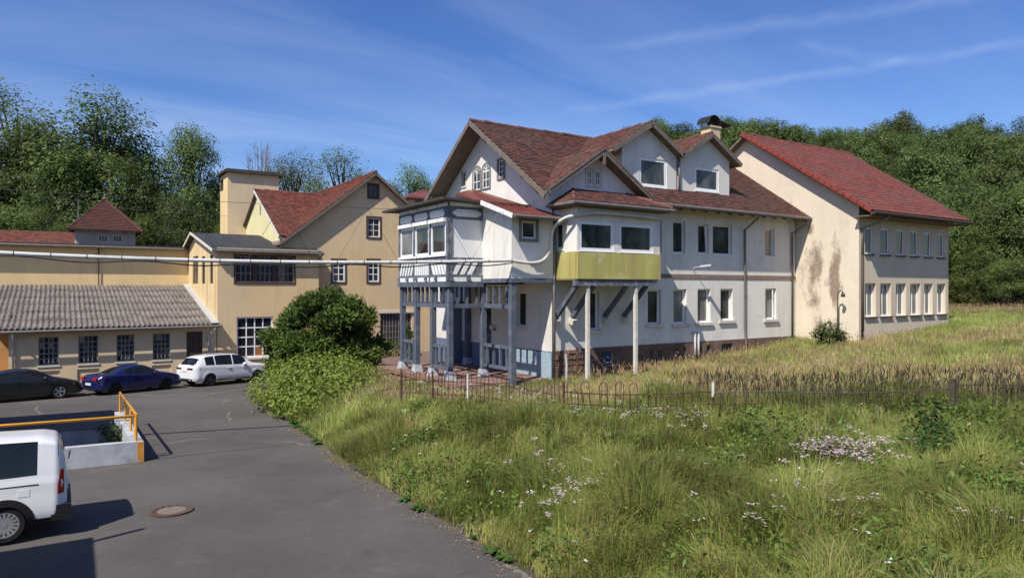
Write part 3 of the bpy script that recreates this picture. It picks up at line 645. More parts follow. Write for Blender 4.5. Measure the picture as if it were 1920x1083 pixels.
# eave gutter and rafter tails, downpipes
q = MB(); q.tube([(20.6, VE-0.06, ZE-0.03), (U1, VE-0.06, ZE-0.05)], 0.075, 8); q.build('gutter', M['zinc'], WH)
for u in np.arange(20.9, 31.3, 0.8): MB().beam((u, VE+0.05, ZE-0.15), (u, VF+0.05, ZE-0.15+SL*0.6), 0.09, 0.12).build('rafter_tail', M['eavewood'], WH)
def downpipe(pts, r=0.055, mat='zinc', parent=WH): return MB().tube(pts, r, 8).build('downpipe', M[mat], parent, smooth=True)
u = FL.hit(1394, 500)[0]+UG; downpipe([(u+0.05, VE-0.05, ZE-0.08), (u+0.05, VE+0.05, ZE-0.25), (u, VF-0.09, ZE-0.75), (u, VF-0.09, 3.0), (u, VF-0.16, 2.5), (u, VF-0.16, 2.1)])
downpipe([(31.3, VE-0.05, ZE-0.06), (31.3, VE-0.02, ZE-0.3), (31.2, VF-0.09, ZE-0.75), (31.2, VF-0.09, 2.4)])
downpipe([(15.95, 21.5, 7.6), (15.95, 21.5, 1.3)], 0.05)
# cross gable over the bay
VX, hwx, slx = 20.9, 2.78, 0.645; ZX = CZ; xr = MB()
FX = Frame((CU, 21.45, 0), (1, 0, 0), (0, -1, 0))
for s in (-1, 1):
    e = (CU+s*hwx, VX, ZX-slx*hwx); xr.slab([e, (CU, VX, ZX), (CU, CV+0.4, ZX), (CU+s*hwx, VE+0.2, ZX-slx*hwx)], 0.12)
xroof = xr.build('cross_gable_roof', M['eavewood'], WH)
lsx = math.hypot(1, slx)*hwx
for s in (-1, 1):
    def dx(c, s=s): return c[:, 1] > VE+(c[:, 2]-ZE)/SL+0.12
    tile_slope(xroof, (CU+s*hwx, VX, ZX-slx*hwx), (0, 1, 0), (-s, 0, slx), CV-VX+0.3, lsx, 0.19, 0.17, 'tile_old', dx, seed=11+s)
    bb((CU+s*hwx, VX-0.03, ZX-slx*hwx-0.07), (CU, VX-0.03, ZX-0.07)); bb((CU+s*(hwx-0.1), VX-0.055, ZX-slx*(hwx-0.1)-0.02), (CU, VX-0.055, ZX+0.045), h=0.07, w_=0.04)
ridge(xroof, (CU, VX, ZX+0.02), (CU, CV, ZX+0.02), 0.10)
q = MB(); q.beam((CU, VX-0.02, ZX-0.12), (CU, VX-0.02, ZX-0.6), 0.12, 0.08, up=(0, 1, 0)); q.build('gable_post', M['barge'], WH)
cwz = H5+3.2; xops = [FX.rect(1101, 1110, 319, 346), FX.rect(1116, 1126, 320, 348)]
wall(FX, -2.3, 2.5, cwz, ZX, xops, M['white2'], WH, 0.1, 'cross_gable_wall', clips=[((CU, VX, ZX-0.13), (slx, 0, 1)), ((CU, VX, ZX-0.13), (-slx, 0, 1))])
for r in xops: window(FX, r, WH, rec=0.04, fw=0.05, nx=2, ny=2, mw=0.03, fmat='whitetimber', casing=(0.09, 0.03, 'cream_sill'))
# dormers
FD = Frame((0, 22.3, 0), (1, 0, 0), (0, -1, 0)); sld = 0.6; ZD = H5+7.22
for (uc, hl, hr, wl, wr, wpx) in ((21.6, 2.25, 1.95, 20.15, 23.45, (1199, 1250, 297, 350)), (25.45, 1.95, 2.05, 23.6, 27.05, (1303, 1347.5, 315, 358))):
    rr_ = FD.rect(*wpx); zb = hz_(22.3)-0.15
    wall(FD, wl, wr, zb, ZD, [rr_], M['white'], WH, 0.10, 'dormer_wall', clips=[((uc, 22, ZD-0.12), (sld, 0, 1)), ((uc, 22, ZD-0.12), (-sld, 0, 1))])
    window(FD, rr_, WH, rec=0.06, fw=0.12, sill=(0.02, 0.06, 0.05, 'pvc'), gmat='glass_room', tilt=0.03)
    q = MB()
    for us, sgn in ((wl, 1), (wr, -1)):
        zt = ZD-sld*abs(us-uc)-0.12; vt = VE+(zt-ZE)/SL
        q.face([(us, 22.3, zb), (us, 22.3, zt), (us, vt, zt)])
    q.build('dormer_cheek', M['white'], WH)
    q = MB(); vend = VE+(ZD-ZE)/SL
    q.slab([(uc-hl, 21.95, ZD-sld*hl), (uc, 21.95, ZD), (uc, vend+0.1, ZD), (uc-hl, vend, ZD-sld*hl)], 0.11)
    q.slab([(uc+hr, 21.95, ZD-sld*hr), (uc, 21.95, ZD), (uc, vend+0.1, ZD), (uc+hr, vend, ZD-sld*hr)], 0.11)
    dro = q.build('dormer_roof', M['eavewood'], WH)
    for s, hh in ((-1, hl), (1, hr)):
        def dd(c): return c[:, 1] > VE+(c[:, 2]-ZE)/SL+0.12
        tile_slope(dro, (uc+s*hh, 21.95, ZD-sld*hh), (0, 1, 0), (-s, 0, sld), vend-21.95, math.hypot(1, sld)*hh, 0.19, 0.17, 'tile_old', dd, seed=21+s)
        bb((uc+s*hh, 21.92, ZD-sld*hh-0.06), (uc, 21.92, ZD-0.06))
    ridge(dro, (uc, 21.95, ZD+0.02), (uc, vend, ZD+0.02), 0.09)
downpipe([(23.53, 22.2, ZD-1.2), (23.53, 22.2, hz_(22.2)+0.05)], 0.05)
# chimney with a vaulted metal cowl
CX = 1.45; ZC = ZR+0.62; q = MB(); q.wbox(28.9+CX, 29.7+CX, 26.3, 27.0, ZR-0.5, ZC+1.0); q.wbox(28.85+CX, 29.75+CX, 26.25, 27.05, ZC+1.0, ZC+1.1); ch = q.build('chimney', M['ochre3'], WH)
q = MB()
for t0, t1 in zip(np.linspace(0.1, math.pi-0.1, 9)[:-1], np.linspace(0.1, math.pi-0.1, 9)[1:]):
    pts = [(29.15+CX-0.48*math.cos(t), ZC+1.16+0.50*math.sin(t)) for t in (t0, t1)]
    (xa, za), (xb, zb_) = pts; q.prism([(xa, 26.2, za), (xb, 26.2, zb_), (xb, 27.1, zb_), (xa, 27.1, za)], [(xa, 26.2, za+0.03), (xb, 26.2, zb_+0.03), (xb, 27.1, zb_+0.03), (xa, 27.1, za+0.03)])
q.slab([(29.5+CX, 26.2, ZC+1.45), (30.55+CX, 26.2, ZC+1.30), (30.55+CX, 27.1, ZC+1.30), (29.5+CX, 27.1, ZC+1.45)], 0.06)
for x, y in ((28.95, 26.3), (29.65, 26.3), (28.95, 27.0), (29.65, 27.0)): q.wbox(x+CX-0.02, x+CX+0.02, y-0.02, y+0.02, ZC+1.05, ZC+1.35)
q.build('chimney_cowl', M['lampmetal'], ch)
# wall lamp on the facade
x, z = FL.hit(1299, 505); q = MB(); q.tube([FL.p(x, z, 0), FL.p(x, z+0.1, 0.12), FL.p(x+0.12, z+0.15, 0.45)], 0.02, 6)
wl_ = q.build('facade_lamp', M['whitepipe'], WH); MB().beam(FL.p(x+0.05, z+0.14, 0.4), FL.p(x+0.25, z+0.19, 0.85), 0.14, 0.08).build('lamp_head', M['opal'], wl_)
q = MB()
for px in (1298, 1304.5):
    x, z = FL.hit(px, 622); q.tube([FL.p(x, z, -0.02), FL.p(x, z, 0.10), FL.p(x, z-0.05, 0.16), FL.p(x, z-0.6, 0.17), FL.p(x, 1.9, 0.17)], 0.05, 8)
q.build('vent_pipe', M['whitepipe'], WH, smooth=True)
# ---- yellow bay window
BU0, BU1, BV = 16.12, 20.4, 20.3; BZ0, BZ1, BZ2 = H5+0.38, H5+1.40, H5+3.05
FB = Frame((BU0, BV, 0), (1, 0, 0), (0, -1, 0)); FBs = Frame((BU0, VF, 0), (0, -1, 0), (-1, 0, 0)); FBr = Frame((BU1, BV, 0), (0, 1, 0), (1, 0, 0))
bo = [FB.rect(1086, 1151, 411, 468), FB.rect(1161, 1224, 416, 472)]; bo = [(bo[0][0], bo[0][1], BZ1+0.03, H5+2.55), (bo[1][0], bo[1][1], BZ1+0.03, H5+2.55)]
so = [(0.22, 0.72, BZ1+0.12, H5+2.55)]
wall(FB, 0, BU1-BU0, BZ1, BZ2, bo, M['white'], WH, 0.12, 'bay_wall'); wall(FBs, 0, VF-BV, BZ1, BZ2, so, M['white'], WH, 0.12, 'bay_wall'); wall(FBr, 0, VF-BV, BZ1, BZ2, [(0.35, 1.0, BZ1+0.12, H5+2.55)], M['white'], WH, 0.12, 'bay_wall')
for r in bo: window(FB, r, WH, rec=0.05, fw=0.12, sill=(0.03, 0.05, 0.05, 'pvc'), gmat='glass_room', tilt=0.02)
window(FBs, so[0], WH, rec=0.05, fw=0.09, sill=(0.03, 0.05, 0.04, 'pvc')); window(FBr, (0.35, 1.0, BZ1+0.12, H5+2.55), WH, rec=0.05, fw=0.09)
MB().box(FB, 0, BU1-BU0, BZ0, BZ1, -0.03, 0.05).build('yellow_panel', M['yellow'], WH); MB().box(FBs, 0, VF-BV-0.03, BZ0, BZ1, -0.03, 0.05).build('yellow_panel', M['yellow'], WH); MB().box(FBr, 0.03, VF-BV, BZ0, BZ1, -0.03, 0.05).build('yellow_panel', M['yellow'], WH)
q = MB(); q.wbox(BU0-0.04, BU1-0.1, BV+0.02, VF, BZ0-0.05, BZ0-0.002); q.build('bay_floor', M['eavewood'], WH)
q = MB(); q.beam((BU0-0.05, BV+0.1, BZ0-0.16), (BU1-0.15, BV+0.1, BZ0-0.16), 0.20, 0.20); q.build('bay_beam', M['slate_worn'], WH)
for px in (1075, 1107, 1170, 1207):
    u = FB.hit(px, 530)[0]+BU0+0.25; q = MB(); q.beam((u, BV+0.12, BZ0-0.25), (u-0.0, VF-0.12, BZ0-1.5), 0.15, 0.16); br_ = q.build('brace', M['slate'], WH)
    MB().beam((u, VF-0.28, BZ0-1.72), (u, VF+0.02, BZ0-1.60), 0.2, 0.24).build('corbel', M['cream_sill'], br_)
for px in (1105, 1195):
    u = FB.hit(px, 600)[0]+BU0; MB().wbox(u-0.065, u+0.065, BV+0.04, BV+0.17, 1.3, BZ0-0.26).build('bay_post', M['cream_sill'], WH)
# bay roof, hipped
q = MB(); ez = H5+3.22; e0 = (BU0-0.45, BV-0.4, ez); e1 = (BU1+0.3, BV-0.4, ez); t0 = (BU0+0.75, 21.5, H5+3.92); t1 = (BU1-0.8, 21.5, H5+3.92); e2 = (BU0-0.45, 21.5, ez); e3 = (BU1+0.3, 21.5, ez)
q.slab([e0, e1, t1, t0], 0.1); q.slab([e2, e0, t0], 0.1); q.slab([e1, e3, t1], 0.1); brf = q.build('bay_roof', M['eavewood'], WH)
sb = np.array([0, 1.6, 0.70])
def dfront(c): k = (c[:, 1]-(BV-0.4))/1.6; return (c[:, 0] < BU0-0.45+k*1.2+0.03) | (c[:, 0] > BU1+0.3-k*1.1-0.03)
tile_slope(brf, e0, (1, 0, 0), sb, BU1-BU0+0.75, np.linalg.norm(sb), 0.19, 0.17, 'tile_old', dfront, seed=31)
def dleft(c): k = (c[:, 0]-(BU0-0.45))/1.2; return c[:, 1] < BV-0.4+k*1.6
tile_slope(brf, e0, (0, 1, 0), (1.2, 0, 0.7), 1.55, math.hypot(1.2, 0.7), 0.19, 0.17, 'tile_old', dleft, seed=32)
ridge(brf, e0, t0, 0.08); ridge(brf, (e1[0], e1[1], ez), t1, 0.09, 'tile_red')
q = MB(); q.tube([(BU0-0.5, 21.5, ez-0.06), (BU0-0.5, BV-0.45, ez-0.06), (BU1+0.35, BV-0.45, ez-0.08)], 0.07, 8); q.build('gutter', M['zinc'], WH)
q = MB(); q.wbox(BU0-0.4, BU1+0.25, BV-0.35, 21.5, ez-0.16, ez-0.10); q.build('bay_soffit', M['eavewood'], WH)

# ---- porch: timber bay on posts and rendered bay beside it
PU, PV0, PV1 = 12.5, 23.62, 28.2; RU, RV0, RV1 = 14.0, 21.5, 23.7
FP = Frame((PU, PV1, 0), (0, -1, 0), (-1, 0, 0)); FQ = Frame((PU, PV0, 0), (1, 0, 0), (0, -1, 0)); PL = PV1-PV0
zA, zB, zC, zD, zW0, zW1, zE_, zF_ = H5+0.08, H5+0.30, H5+0.58, H5+1.10, H5+1.36, H5+2.60, H5+2.72, H5+3.12; zT = H5+3.38
wr_ = [(0.10, 1.42, zW0, zW1), (1.60, 2.90, zW0, zW1), (3.08, 4.36, zW0, zW1)]
wall(FP, 0, PL, zA, zT, wr_, M['slate_worn'], WH, 0.15, 'porch_wall'); wall(FQ, 0, RU-PU, zA, zT, [], M['white2'], WH, name='porch_wall')
q = MB(); q.quad((PU, PV1, zA), (UG, PV1, zA), (UG, PV1, zT), (PU, PV1, zT)); q.build('porch_wall', M['white2'], WH)
for i, r in enumerate(wr_):
    window(FP, r, WH, rec=0.03, fw=0.10, gmat=('glass_pale', 'glass', 'glass')[i], fmat='pvc', sill=(0.08, 0.09, 0.10, 'whitetimber'))
    MB().box(FP, r[0]-0.02, r[1]+0.02, zW1+0.002, zW1+0.15, 0.0, 0.14).build('shutter_box', M['whitetimber'], WH)
MB().box(FP, -0.03, PL, zW1+0.17, zF_+0.06, 0.0, 0.03).build('frieze_board', M['slate'], WH)
MB().box(FQ, 0.0, RU-PU, zW1+0.10, zF_+0.06, 0.0, 0.03).build('frieze_board', M['slate_worn'], WH)
def octa(F, x0, x1, z0, z1, c): return MB().plate(F, [(x0+c, z0), (x1-c, z0), (x1, z0+(z1-z0)*.35), (x1, z1-(z1-z0)*.35), (x1-c, z1), (x0+c, z1), (x0, z1-(z1-z0)*.35), (x0, z0+(z1-z0)*.35)], 0.031, 0.05).build('frieze_panel', M['white2'], WH)
for x0, x1 in ((0.12, 1.35), (1.56, 2.82), (3.02, 4.30)): octa(FP, x0, x1, zW1+0.22, zF_-0.02, 0.12)
octa(FQ, 0.15, RU-PU-0.08, zW1+0.2, zF_-0.04, 0.2)
for F, ln in ((FP, PL), (FQ, RU-PU)):
    q = MB(); k = 5 if F is FP else 1
    for i in range(k): q2 = MB().box(F, ln*i/k+0.04, ln*(i+1)/k-0.04, zF_+0.08, zT-0.04, 0.0, 0.03).build('eave_panel', M['whitetimber'], WH)
    MB().box(F, -0.02, ln, zF_+0.06, zT, -0.005, 0.012).build('eave_rail', M['slate'], WH)
    MB().box(F, -0.04, ln+0.0, zB+0.18, zB+0.25, 0.0, 0.05).build('rail', M['slate_worn'], WH); MB().box(F, -0.04, ln, zD, zD+0.12, 0.0, 0.05).build('rail', M['slate_worn'], WH)
    MB().box(F, -0.06, ln, zA, zB-0.02, -0.15, 0.09).build('beam', M['slate'], WH)
def slat(F, xa, xb, wd, z0=zB+0.262, z1=zD-0.01): return MB().plate(F, [(xa, z0), (xa+wd, z0), (xb+wd, z1), (xb, z1)], 0.004, 0.03).build('slat', M['whitetimber'], WH)
MB().box(FQ, 0.0, RU-PU, zB+0.25, zD, 0.0, 0.003).build('slat_backing', M['slate_worn'], WH)
for i in range(5): slat(FP, 0.04+i*0.27, 0.27+i*0.27, 0.16)
for i in range(7): slat(FP, 1.58+i*0.198, 1.58+i*0.198, 0.135)
for i in range(5): slat(FP, 3.30+i*0.265, 3.04+i*0.265, 0.16)
for i in range(4): slat(FQ, 0.15+i*0.33, 0.15+i*0.33+0.30, 0.19) if i < 3 else None
for F, xs in ((FP, np.linspace(0.02, PL-0.08, 6)), (FQ, (0.08, 0.85, RU-PU))):
    for i in range(len(xs)-1):
        MB().box(F, xs[i]+0.09, xs[i+1]-0.09, zB-0.01, zB+0.178, 0.0, 0.04).build('infill_panel', M['whitetimber'], WH)
        MB().box(F, xs[i]-0.06, xs[i]+0.06, zB+0.02, zB+0.16, 0.0, 0.12).build('joist_end', M['slate_worn'], WH)
for x in (0.0, 1.51, 2.99, PL-0.1): MB().box(FP, x-0.06 if x else -0.03, x+0.08 if x < 4 else PL+0.06, zB, zW1+0.2, 0.0, 0.045).build('stud', M['slate_worn'], WH)
MB().box(FQ, -0.045, 0.14, zB, zF_+0.06, 0.0, 0.045).build('stud', M['slate_worn'], WH)
# rendered bay
FR = Frame((RU, RV1, 0), (0, -1, 0), (-1, 0, 0)); FS = Frame((RU, RV0, 0), (1, 0, 0), (0, -1, 0)); slp = 0.28; shz = lambda v: H5+2.70+slp*(v-20.9)
rw = wall(FR, 0, RV1-RV0, zB+0.10, H5+3.6, [], M['white'], WH, name='bay_wall', clips=[((14, 20.9, H5+2.62), (0, -slp, 1))])
r = FS.rect(978, 1005, 414, 447); wall(FS, 0, UG-RU, zB+0.10, H5+2.80, [r], M['white'], WH, 0.12, 'bay_wall'); window(FS, r, WH, rec=0.06, fw=0.07, casing=(0.12, 0.02, 'greyframe'))
MB().box(FR, -0.02, RV1-RV0+0.04, zB-0.06, zB+0.098, -0.25, 0.05).build('beam', M['slate'], WH); MB().box(FS, 0.26, UG-RU-0.03, zB-0.06, zB+0.098, -0.25, 0.05).build('beam', M['slate'], WH)
q = MB(); q.wbox(PU+0.05, UG, PV0+0.05, PV1-0.05, zA+0.05, zA+0.1); q.wbox(RU+0.05, UG, RV0+0.05, RV1-0.05, zB, zB+0.05); q.build('porch_ceiling', M['white2'], WH)
q = MB(); A_, B_, C_ = (12.0, 29.0, H5+3.46), (12.0, 23.1, H5+3.46), (13.65, 23.1, H5+3.40); F_ = (16.0, 28.2, H5+4.62); G_ = (16.0, 29.0, H5+3.6); J_ = (14.0, 25.85, H5+4.04)
D_, E_ = (13.65, 20.9, shz(20.9)), (16.0, 20.9, shz(20.9)); W_ = (16.0, 22.0, shz(22.0))
q.slab([A_, B_, C_, (13.65, 29.0, H5+3.5)], 0.09); q.slab([(13.66, 23.12, H5+3.40), (16, 23.12, H5+3.40), (16, 29, H5+3.5), (13.66, 29, H5+3.5)], 0.08); q.build('porch_roof', M['darkfascia'], WH)
q = MB(); q.face([(C_[0]+.02, C_[1], C_[2]-.05), (J_[0], J_[1], H5+3.4), (J_[0], J_[1], J_[2]-.04)]); q.face([(J_[0], J_[1], H5+3.4), (F_[0], F_[1], H5+3.4), (F_[0], F_[1], F_[2]-.04), (J_[0], J_[1], J_[2]-.04)]); q.build('roof_skirt', M['darkfascia'], WH)
q = MB(); q.slab([C_, D_, E_, W_, F_], 0.07); q.slab([C_, F_, J_], 0.06); rm = q.build('metal_roof', M['redmetal'], WH)
for k in np.linspace(0.12, 0.95, 6):                   # standing seams
    u = 13.65+(16-13.65)*k; v1 = 23.1+(28.0-23.1)*k; MB().beam((u, 20.92, shz(20.92)+0.02), (u, v1, C_[2]+(F_[2]-C_[2])*k+0.02), 0.03, 0.04).build('seam', M['redmetal'], rm)
MB().beam((13.62, 23.1, C_[2]-0.06), (13.62, 20.85, shz(20.9)-0.07), 0.04, 0.17).build('barge_board', M['whitetimber'], WH)
q = MB(); q.tube([(13.7, 20.84, shz(20.9)-0.06), (15.9, 20.84, shz(20.9)-0.07)], 0.07, 8); q.build('gutter', M['zinc'], WH)
# posts, feet, lattice and balustrades
gz = H5-3.5
def post(u, v, z1, wd=0.2, foot=True):
    MB().wbox(u-wd/2, u+wd/2, v-wd/2, v+wd/2, gz+(0.33 if foot else -0.1), z1).build('post', M['slate'], WH)
    if foot: q = MB(); a, c = 0.22, 0.14; q.prism([(u-a, v-a, gz-0.15), (u+a, v-a, gz-0.15), (u+a, v+a, gz-0.15), (u-a, v+a, gz-0.15)], [(u-c, v-c, gz+0.33), (u+c, v-c, gz+0.33), (u+c, v+c, gz+0.33), (u-c, v+c, gz+0.33)]); q.build('post_foot', M['concrete'], WH)
pvs = [28.1, 26.65, 25.15, 23.72]
for v in pvs: post(PU+0.1, v, zA)
post(RU+0.1, 23.72, zB-0.06); post(RU+0.11, 21.62, zB-0.06, 0.22, False); post(15.85, 28.1, zA)
zl = H5-0.66
def lattice(p, q_, n, skip=()):
    p, q_ = np.array(p, float), np.array(q_, float)
    MB().beam([*p, zl], [*q_, zl], 0.12, 0.16).build('lattice_rail', M['slate'], WH)
    for i in range(n):
        c = p+(q_-p)*(i+0.5)/n; MB().beam([*c, zl+0.08], [*c, zA], 0.10, 0.10).build('lattice_bar', M['slate'], WH)
lattice((PU+0.1, 28.0), (PU+0.1, 23.8), 10); lattice((PU+0.2, 23.72), (RU, 23.72), 3); lattice((RU+0.1, 23.6), (RU+0.1, 21.75), 4); lattice((PU+0.2, 28.1), (15.75, 28.1), 7)
def balus(p, q_, n, zt=gz+1.25, zb=gz+0.40):
    p, q_ = np.array(p, float), np.array(q_, float)
    for z in (zt, zb): MB().beam([*p, z], [*q_, z], 0.12, 0.12).build('balustrade_rail', M['slate'], WH)
    for i in range(n):
        c = p+(q_-p)*(i+0.5)/n; MB().beam([*c, zb+0.06], [*c, zt-0.06], 0.09, 0.09).build('baluster', M['slate'], WH)
balus((PU+0.1, 28.0), (PU+0.1, 26.75), 3); balus((PU+0.1, 25.05), (PU+0.1, 23.82), 3); balus((RU+0.1, 23.62), (RU+0.1, 21.73), 4, gz+1.3, gz+0.5)
MB().wbox(15.4, 15.98, 28.9, 29.3, gz, H5-0.6).build('dark_post', M['navy'], WH)
MB().wbox(14.8, 15.5, 24.2, 25.6, gz+0.7, gz+0.76).build('bench_top', M['navy'], WH) if False else None
# terrace slabs
TR = empty('terrace', (14, 25, gz), kind='structure'); g = rs(4)
for i in range(8):
    for j in range(14):
        u, v = 12.0+i*0.5, 21.9+j*0.55
        q = MB(); h = g.normal(0, 0.006); q.wbox(u+0.006, u+0.494, v+0.006, v+0.544, gz-0.12, gz+0.02+h); q.build('slab', M['paving'], TR)
# ------------------------------------------------------------------ cream annex at the right
UA, VA0, VAR, ZAE = 31.6, 18.48, 24.8, H5+3.56; SA = 0.668; ZAR = H5+8.37; UA1 = 40.15
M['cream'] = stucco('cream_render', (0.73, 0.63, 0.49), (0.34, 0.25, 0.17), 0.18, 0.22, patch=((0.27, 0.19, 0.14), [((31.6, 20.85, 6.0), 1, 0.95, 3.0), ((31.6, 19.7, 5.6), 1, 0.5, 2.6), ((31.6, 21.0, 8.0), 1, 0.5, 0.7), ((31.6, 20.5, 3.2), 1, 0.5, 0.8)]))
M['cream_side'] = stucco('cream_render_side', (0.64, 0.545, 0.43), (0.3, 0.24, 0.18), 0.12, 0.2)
AN = empty('annex_building', (31.6, 18.4, 2.8), label='cream rendered annex with red tiled roof and two rows of narrow windows', cat='building')
FAg = Frame((UA, 31.3, 0), (0, -1, 0), (-1, 0, 0)); FAl = Frame((UA, VA0, 0), (1, 0, 0), (0, -1, 0))
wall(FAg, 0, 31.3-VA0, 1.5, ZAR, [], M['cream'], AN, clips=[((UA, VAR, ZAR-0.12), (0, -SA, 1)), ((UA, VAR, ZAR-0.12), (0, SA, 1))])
aops = []; wl2 = []
ux = [(1622, 1636), (1650.6, 1667), (1680, 1695.5), (1706.7, 1720.8), (1732.7, 1745.5), (1757, 1769.5)]
gx = [(1622, 1642.5), (1650.6, 1671), (1680, 1699), (1706.7, 1726), (1732.7, 1749), (1757, 1773)]
zU0, zU1 = FAl.rect(1650.6, 1667, 428, 477)[2:]; zG0, zG1 = FAl.rect(1650.6, 1671, 530.5, 592)[2:]
for i in range(6):
    a = FAl.hit(ux[i][0], 470)[0]; c = FAl.hit(ux[i][1], 470)[0]; aops.append((a, c, zU0, zU1)); wl2.append((0, (a, c, zU0, zU1)))
    a = FAl.hit(gx[i][0], 560)[0]; c = FAl.hit(gx[i][1], 560)[0]; aops.append((a, c, zG0, zG1)); wl2.append((1, (a, c, zG0, zG1)))
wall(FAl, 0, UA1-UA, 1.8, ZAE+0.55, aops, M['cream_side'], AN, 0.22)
for k, r in wl2:
    window(FAl, r, AN, rec=0.08 if k == 0 else 0.20, fw=0.075, nx=1 if k == 0 else 2, mw=0.05, gmat='glass_dark' if k == 0 else 'glass_pale', sill=(0.06, 0.06, 0.10, 'darkfascia'))
    if k == 0: MB().box(FAl, r[0]-0.02, r[1]+0.03, r[3]+0.003, r[3]+0.26, -0.01, 0.03).build('lintel', M['cream_sill'], AN)
q = MB(); q.quad((UA1, VA0, 1.5), (UA1, 31.3, 1.5), (UA1, 31.3, ZAE), (UA1, VA0, ZAE)); q.build('wall', M['cream_side'], AN)
VAE = 17.6; U0a, U1a = 31.15, 41.0
q = MB(); q.slab([(U0a, VAE, ZAE), (U1a-0.5, VAE, ZAE), (U1a+0.4, VAR, ZAR), (U0a, VAR, ZAR)], 0.14); q.slab([(U0a, VAR, ZAR), (U1a+0.4, VAR, ZAR), (U1a, 32, ZAR-SA*(32-VAR)), (U0a, 32, ZAR-SA*(32-VAR))], 0.14)
ar = q.build('roof', M['eavewood'], AN); la = math.hypot(1, SA)*(VAR-VAE)
def dv(c): return c[:, 0] > U1a-0.5+0.9*(c[:, 1]-VAE)/(VAR-VAE)
tile_slope(ar, (U0a, VAE-0.05, ZAE), (1, 0, 0), (0, 1, SA), U1a+0.4-U0a, la, 0.30, 0.34, 'tile_red', dv, wave=0.05, seg=5, lift=0.025, seed=41, gap=0.0)
tile_slope(ar, (U0a, 32, ZAR-SA*(32-VAR)), (1, 0, 0), (0, -1, SA), U1a-U0a, math.hypot(1, SA)*(32-VAR), 0.30, 0.34, 'tile_red', wave=0.05, seg=3, seed=42)
ridge(ar, (U0a, VAR, ZAR+0.05), (U1a+0.4, VAR, ZAR+0.05), 0.13, 'tile_red')
M['redverge'] = plain('red_verge_tile', (0.27, 0.05, 0.032), 0.7, 0.3, 3)
for k in range(22):                                     # verge tiles
    a = k/22; b_ = (k+1.1)/22; v0, v1 = VAE+(VAR-VAE)*a, VAE+(VAR-VAE)*b_
    MB().beam((U0a-0.03, v0, ZAE+SA*(v0-VAE)+0.03), (U0a-0.03, v1, ZAE+SA*(v1-VAE)+0.015), 0.09, 0.15).build('verge_tile', M['redverge'], AN)
q = MB(); q.tube([(U0a, VAE-0.1, ZAE-0.06), (U1a-0.45, VAE-0.1, ZAE-0.08)], 0.08, 8); q.build('gutter', M['brownpipe'], AN)
q = MB(); q.wbox(U0a+0.05, U1a-0.5, VAE+0.05, VA0, ZAE-0.20, ZAE-0.15); q.build('soffit', M['eavewood'], AN)
downpipe([(32.4, VAE-0.08, ZAE-0.1), (32.4, VAE, ZAE-0.3), (31.75, VA0-0.09, ZAE-0.7), (31.75, VA0-0.09, 6.6)], 0.055, 'zinc', AN); downpipe([(31.75, VA0-0.09, 6.6), (31.75, VA0-0.09, 2.6)], 0.06, 'brownpipe', AN)
# lamp post in front of it
p = FAg.hit(1582, 610); lp = empty('lamp_post', (31.1, 31.3-p[0], 2.7), label='thin grey lamp post with hooked top before the cream gable', cat='lamp post')
v = 31.3-p[0]; MB().tube([(31.1, v, 2.6), (31.1, v, 4.75), (31.1, v-0.06, 4.9), (31.1, v-0.18, 4.93), (31.1, v-0.26, 4.82)], 0.035, 8).build('pole', M['zinc'], lp, smooth=True)
MB().lathe((31.1, v-0.27, 4.62), (0, 0, 1), [(0.09, 0), (0.10, 0.08), (0.05, 0.2)], 10).build('lamp_head', M['lampmetal'], lp)

# ------------------------------------------------------------------ ochre factory house, tower, hall, shed at the left
FH = empty('factory_house', (12, 46, 0), label='ochre factory house with red tiled gable roof and dark flat-pitched front wing', cat='building')
VG, VD, UD = 47.0, 45.6, 8.1
FFg = Frame((10, VG, 0), (1, 0, 0), (0, -1, 0)); FFd = Frame((UD, VD, 0), (1, 0, 0), (0, -1, 0)); FFs = Frame((UD, 57.0, 0), (0, -1, 0), (-1, 0, 0))
UAx, ZAx, SF = 18.8, H5+8.25, 0.78
fops = []; fw_ = []
def fadd(F, lst, px, **k): r = F.rect(*px); lst.append(r); fw_.append((F, r, k))
fadd(FFg, fops, (691, 709, 346, 370), rec=0.10, fw=0.07, nx=2, ny=2, fmat='brownframe', casing=(0.10, 0.03, 'brownframe'))
fadd(FFg, fops, (689.5, 712.5, 408, 444), rec=0.10, fw=0.07, nx=2, ny=3, fmat='pvc', casing=(0.12, 0.03, 'brownframe'))
for px in ((623.5, 647, 487, 528), (689.5, 711, 487, 528)): fadd(FFg, fops, px, rec=0.06, fw=0.10, nx=2, ny=3, mw=0.06, fmat='pvc', casing=(0.11, 0.03, 'brownframe'))
fadd(FFg, fops, (713, 772, 586, 656), rec=0.12, fw=0.08, nx=10, ny=6, mw=0.035, fmat='greyframe', gmat='glass_dirty')
wall(FFg, 2.2, 16.5, -1.2, ZAx, fops, M['ochre'], FH, 0.2, clips=[((UAx, VG, ZAx-0.12), (SF, 0, 1)), ((UAx, VG, ZAx-0.12), (-SF, 0, 1))])
MB().box(FFg, FFg.hit(708, 580)[0], FFg.hit(778, 580)[0], fops[-1][3]+0.003, fops[-1][3]+0.18, -0.02, 0.10).build('lintel', M['cream_sill'], FH)
dops = []
fadd(FFd, dops, (441, 551.5, 480, 529), rec=0.15, fw=0.07, nx=12, ny=3, mw=0.05, fmat='greyframe', gmat='glass_dark', split=False, casing=(0.09, 0.03, 'brownframe'))
fadd(FFd, dops, (443.5, 512, 593, 669), rec=0.15, fw=0.10, nx=4, ny=4, mw=0.07, fmat='pvc', gmat='glass_dark', split=True, odd={(2, 0): 'board'}, sill=(0.1, 0.12, 0.08, 'cream_sill'))
wall(FFd, 0, 6.3, -1.2, H5+2.55, dops, M['ochre'], FH, 0.2)
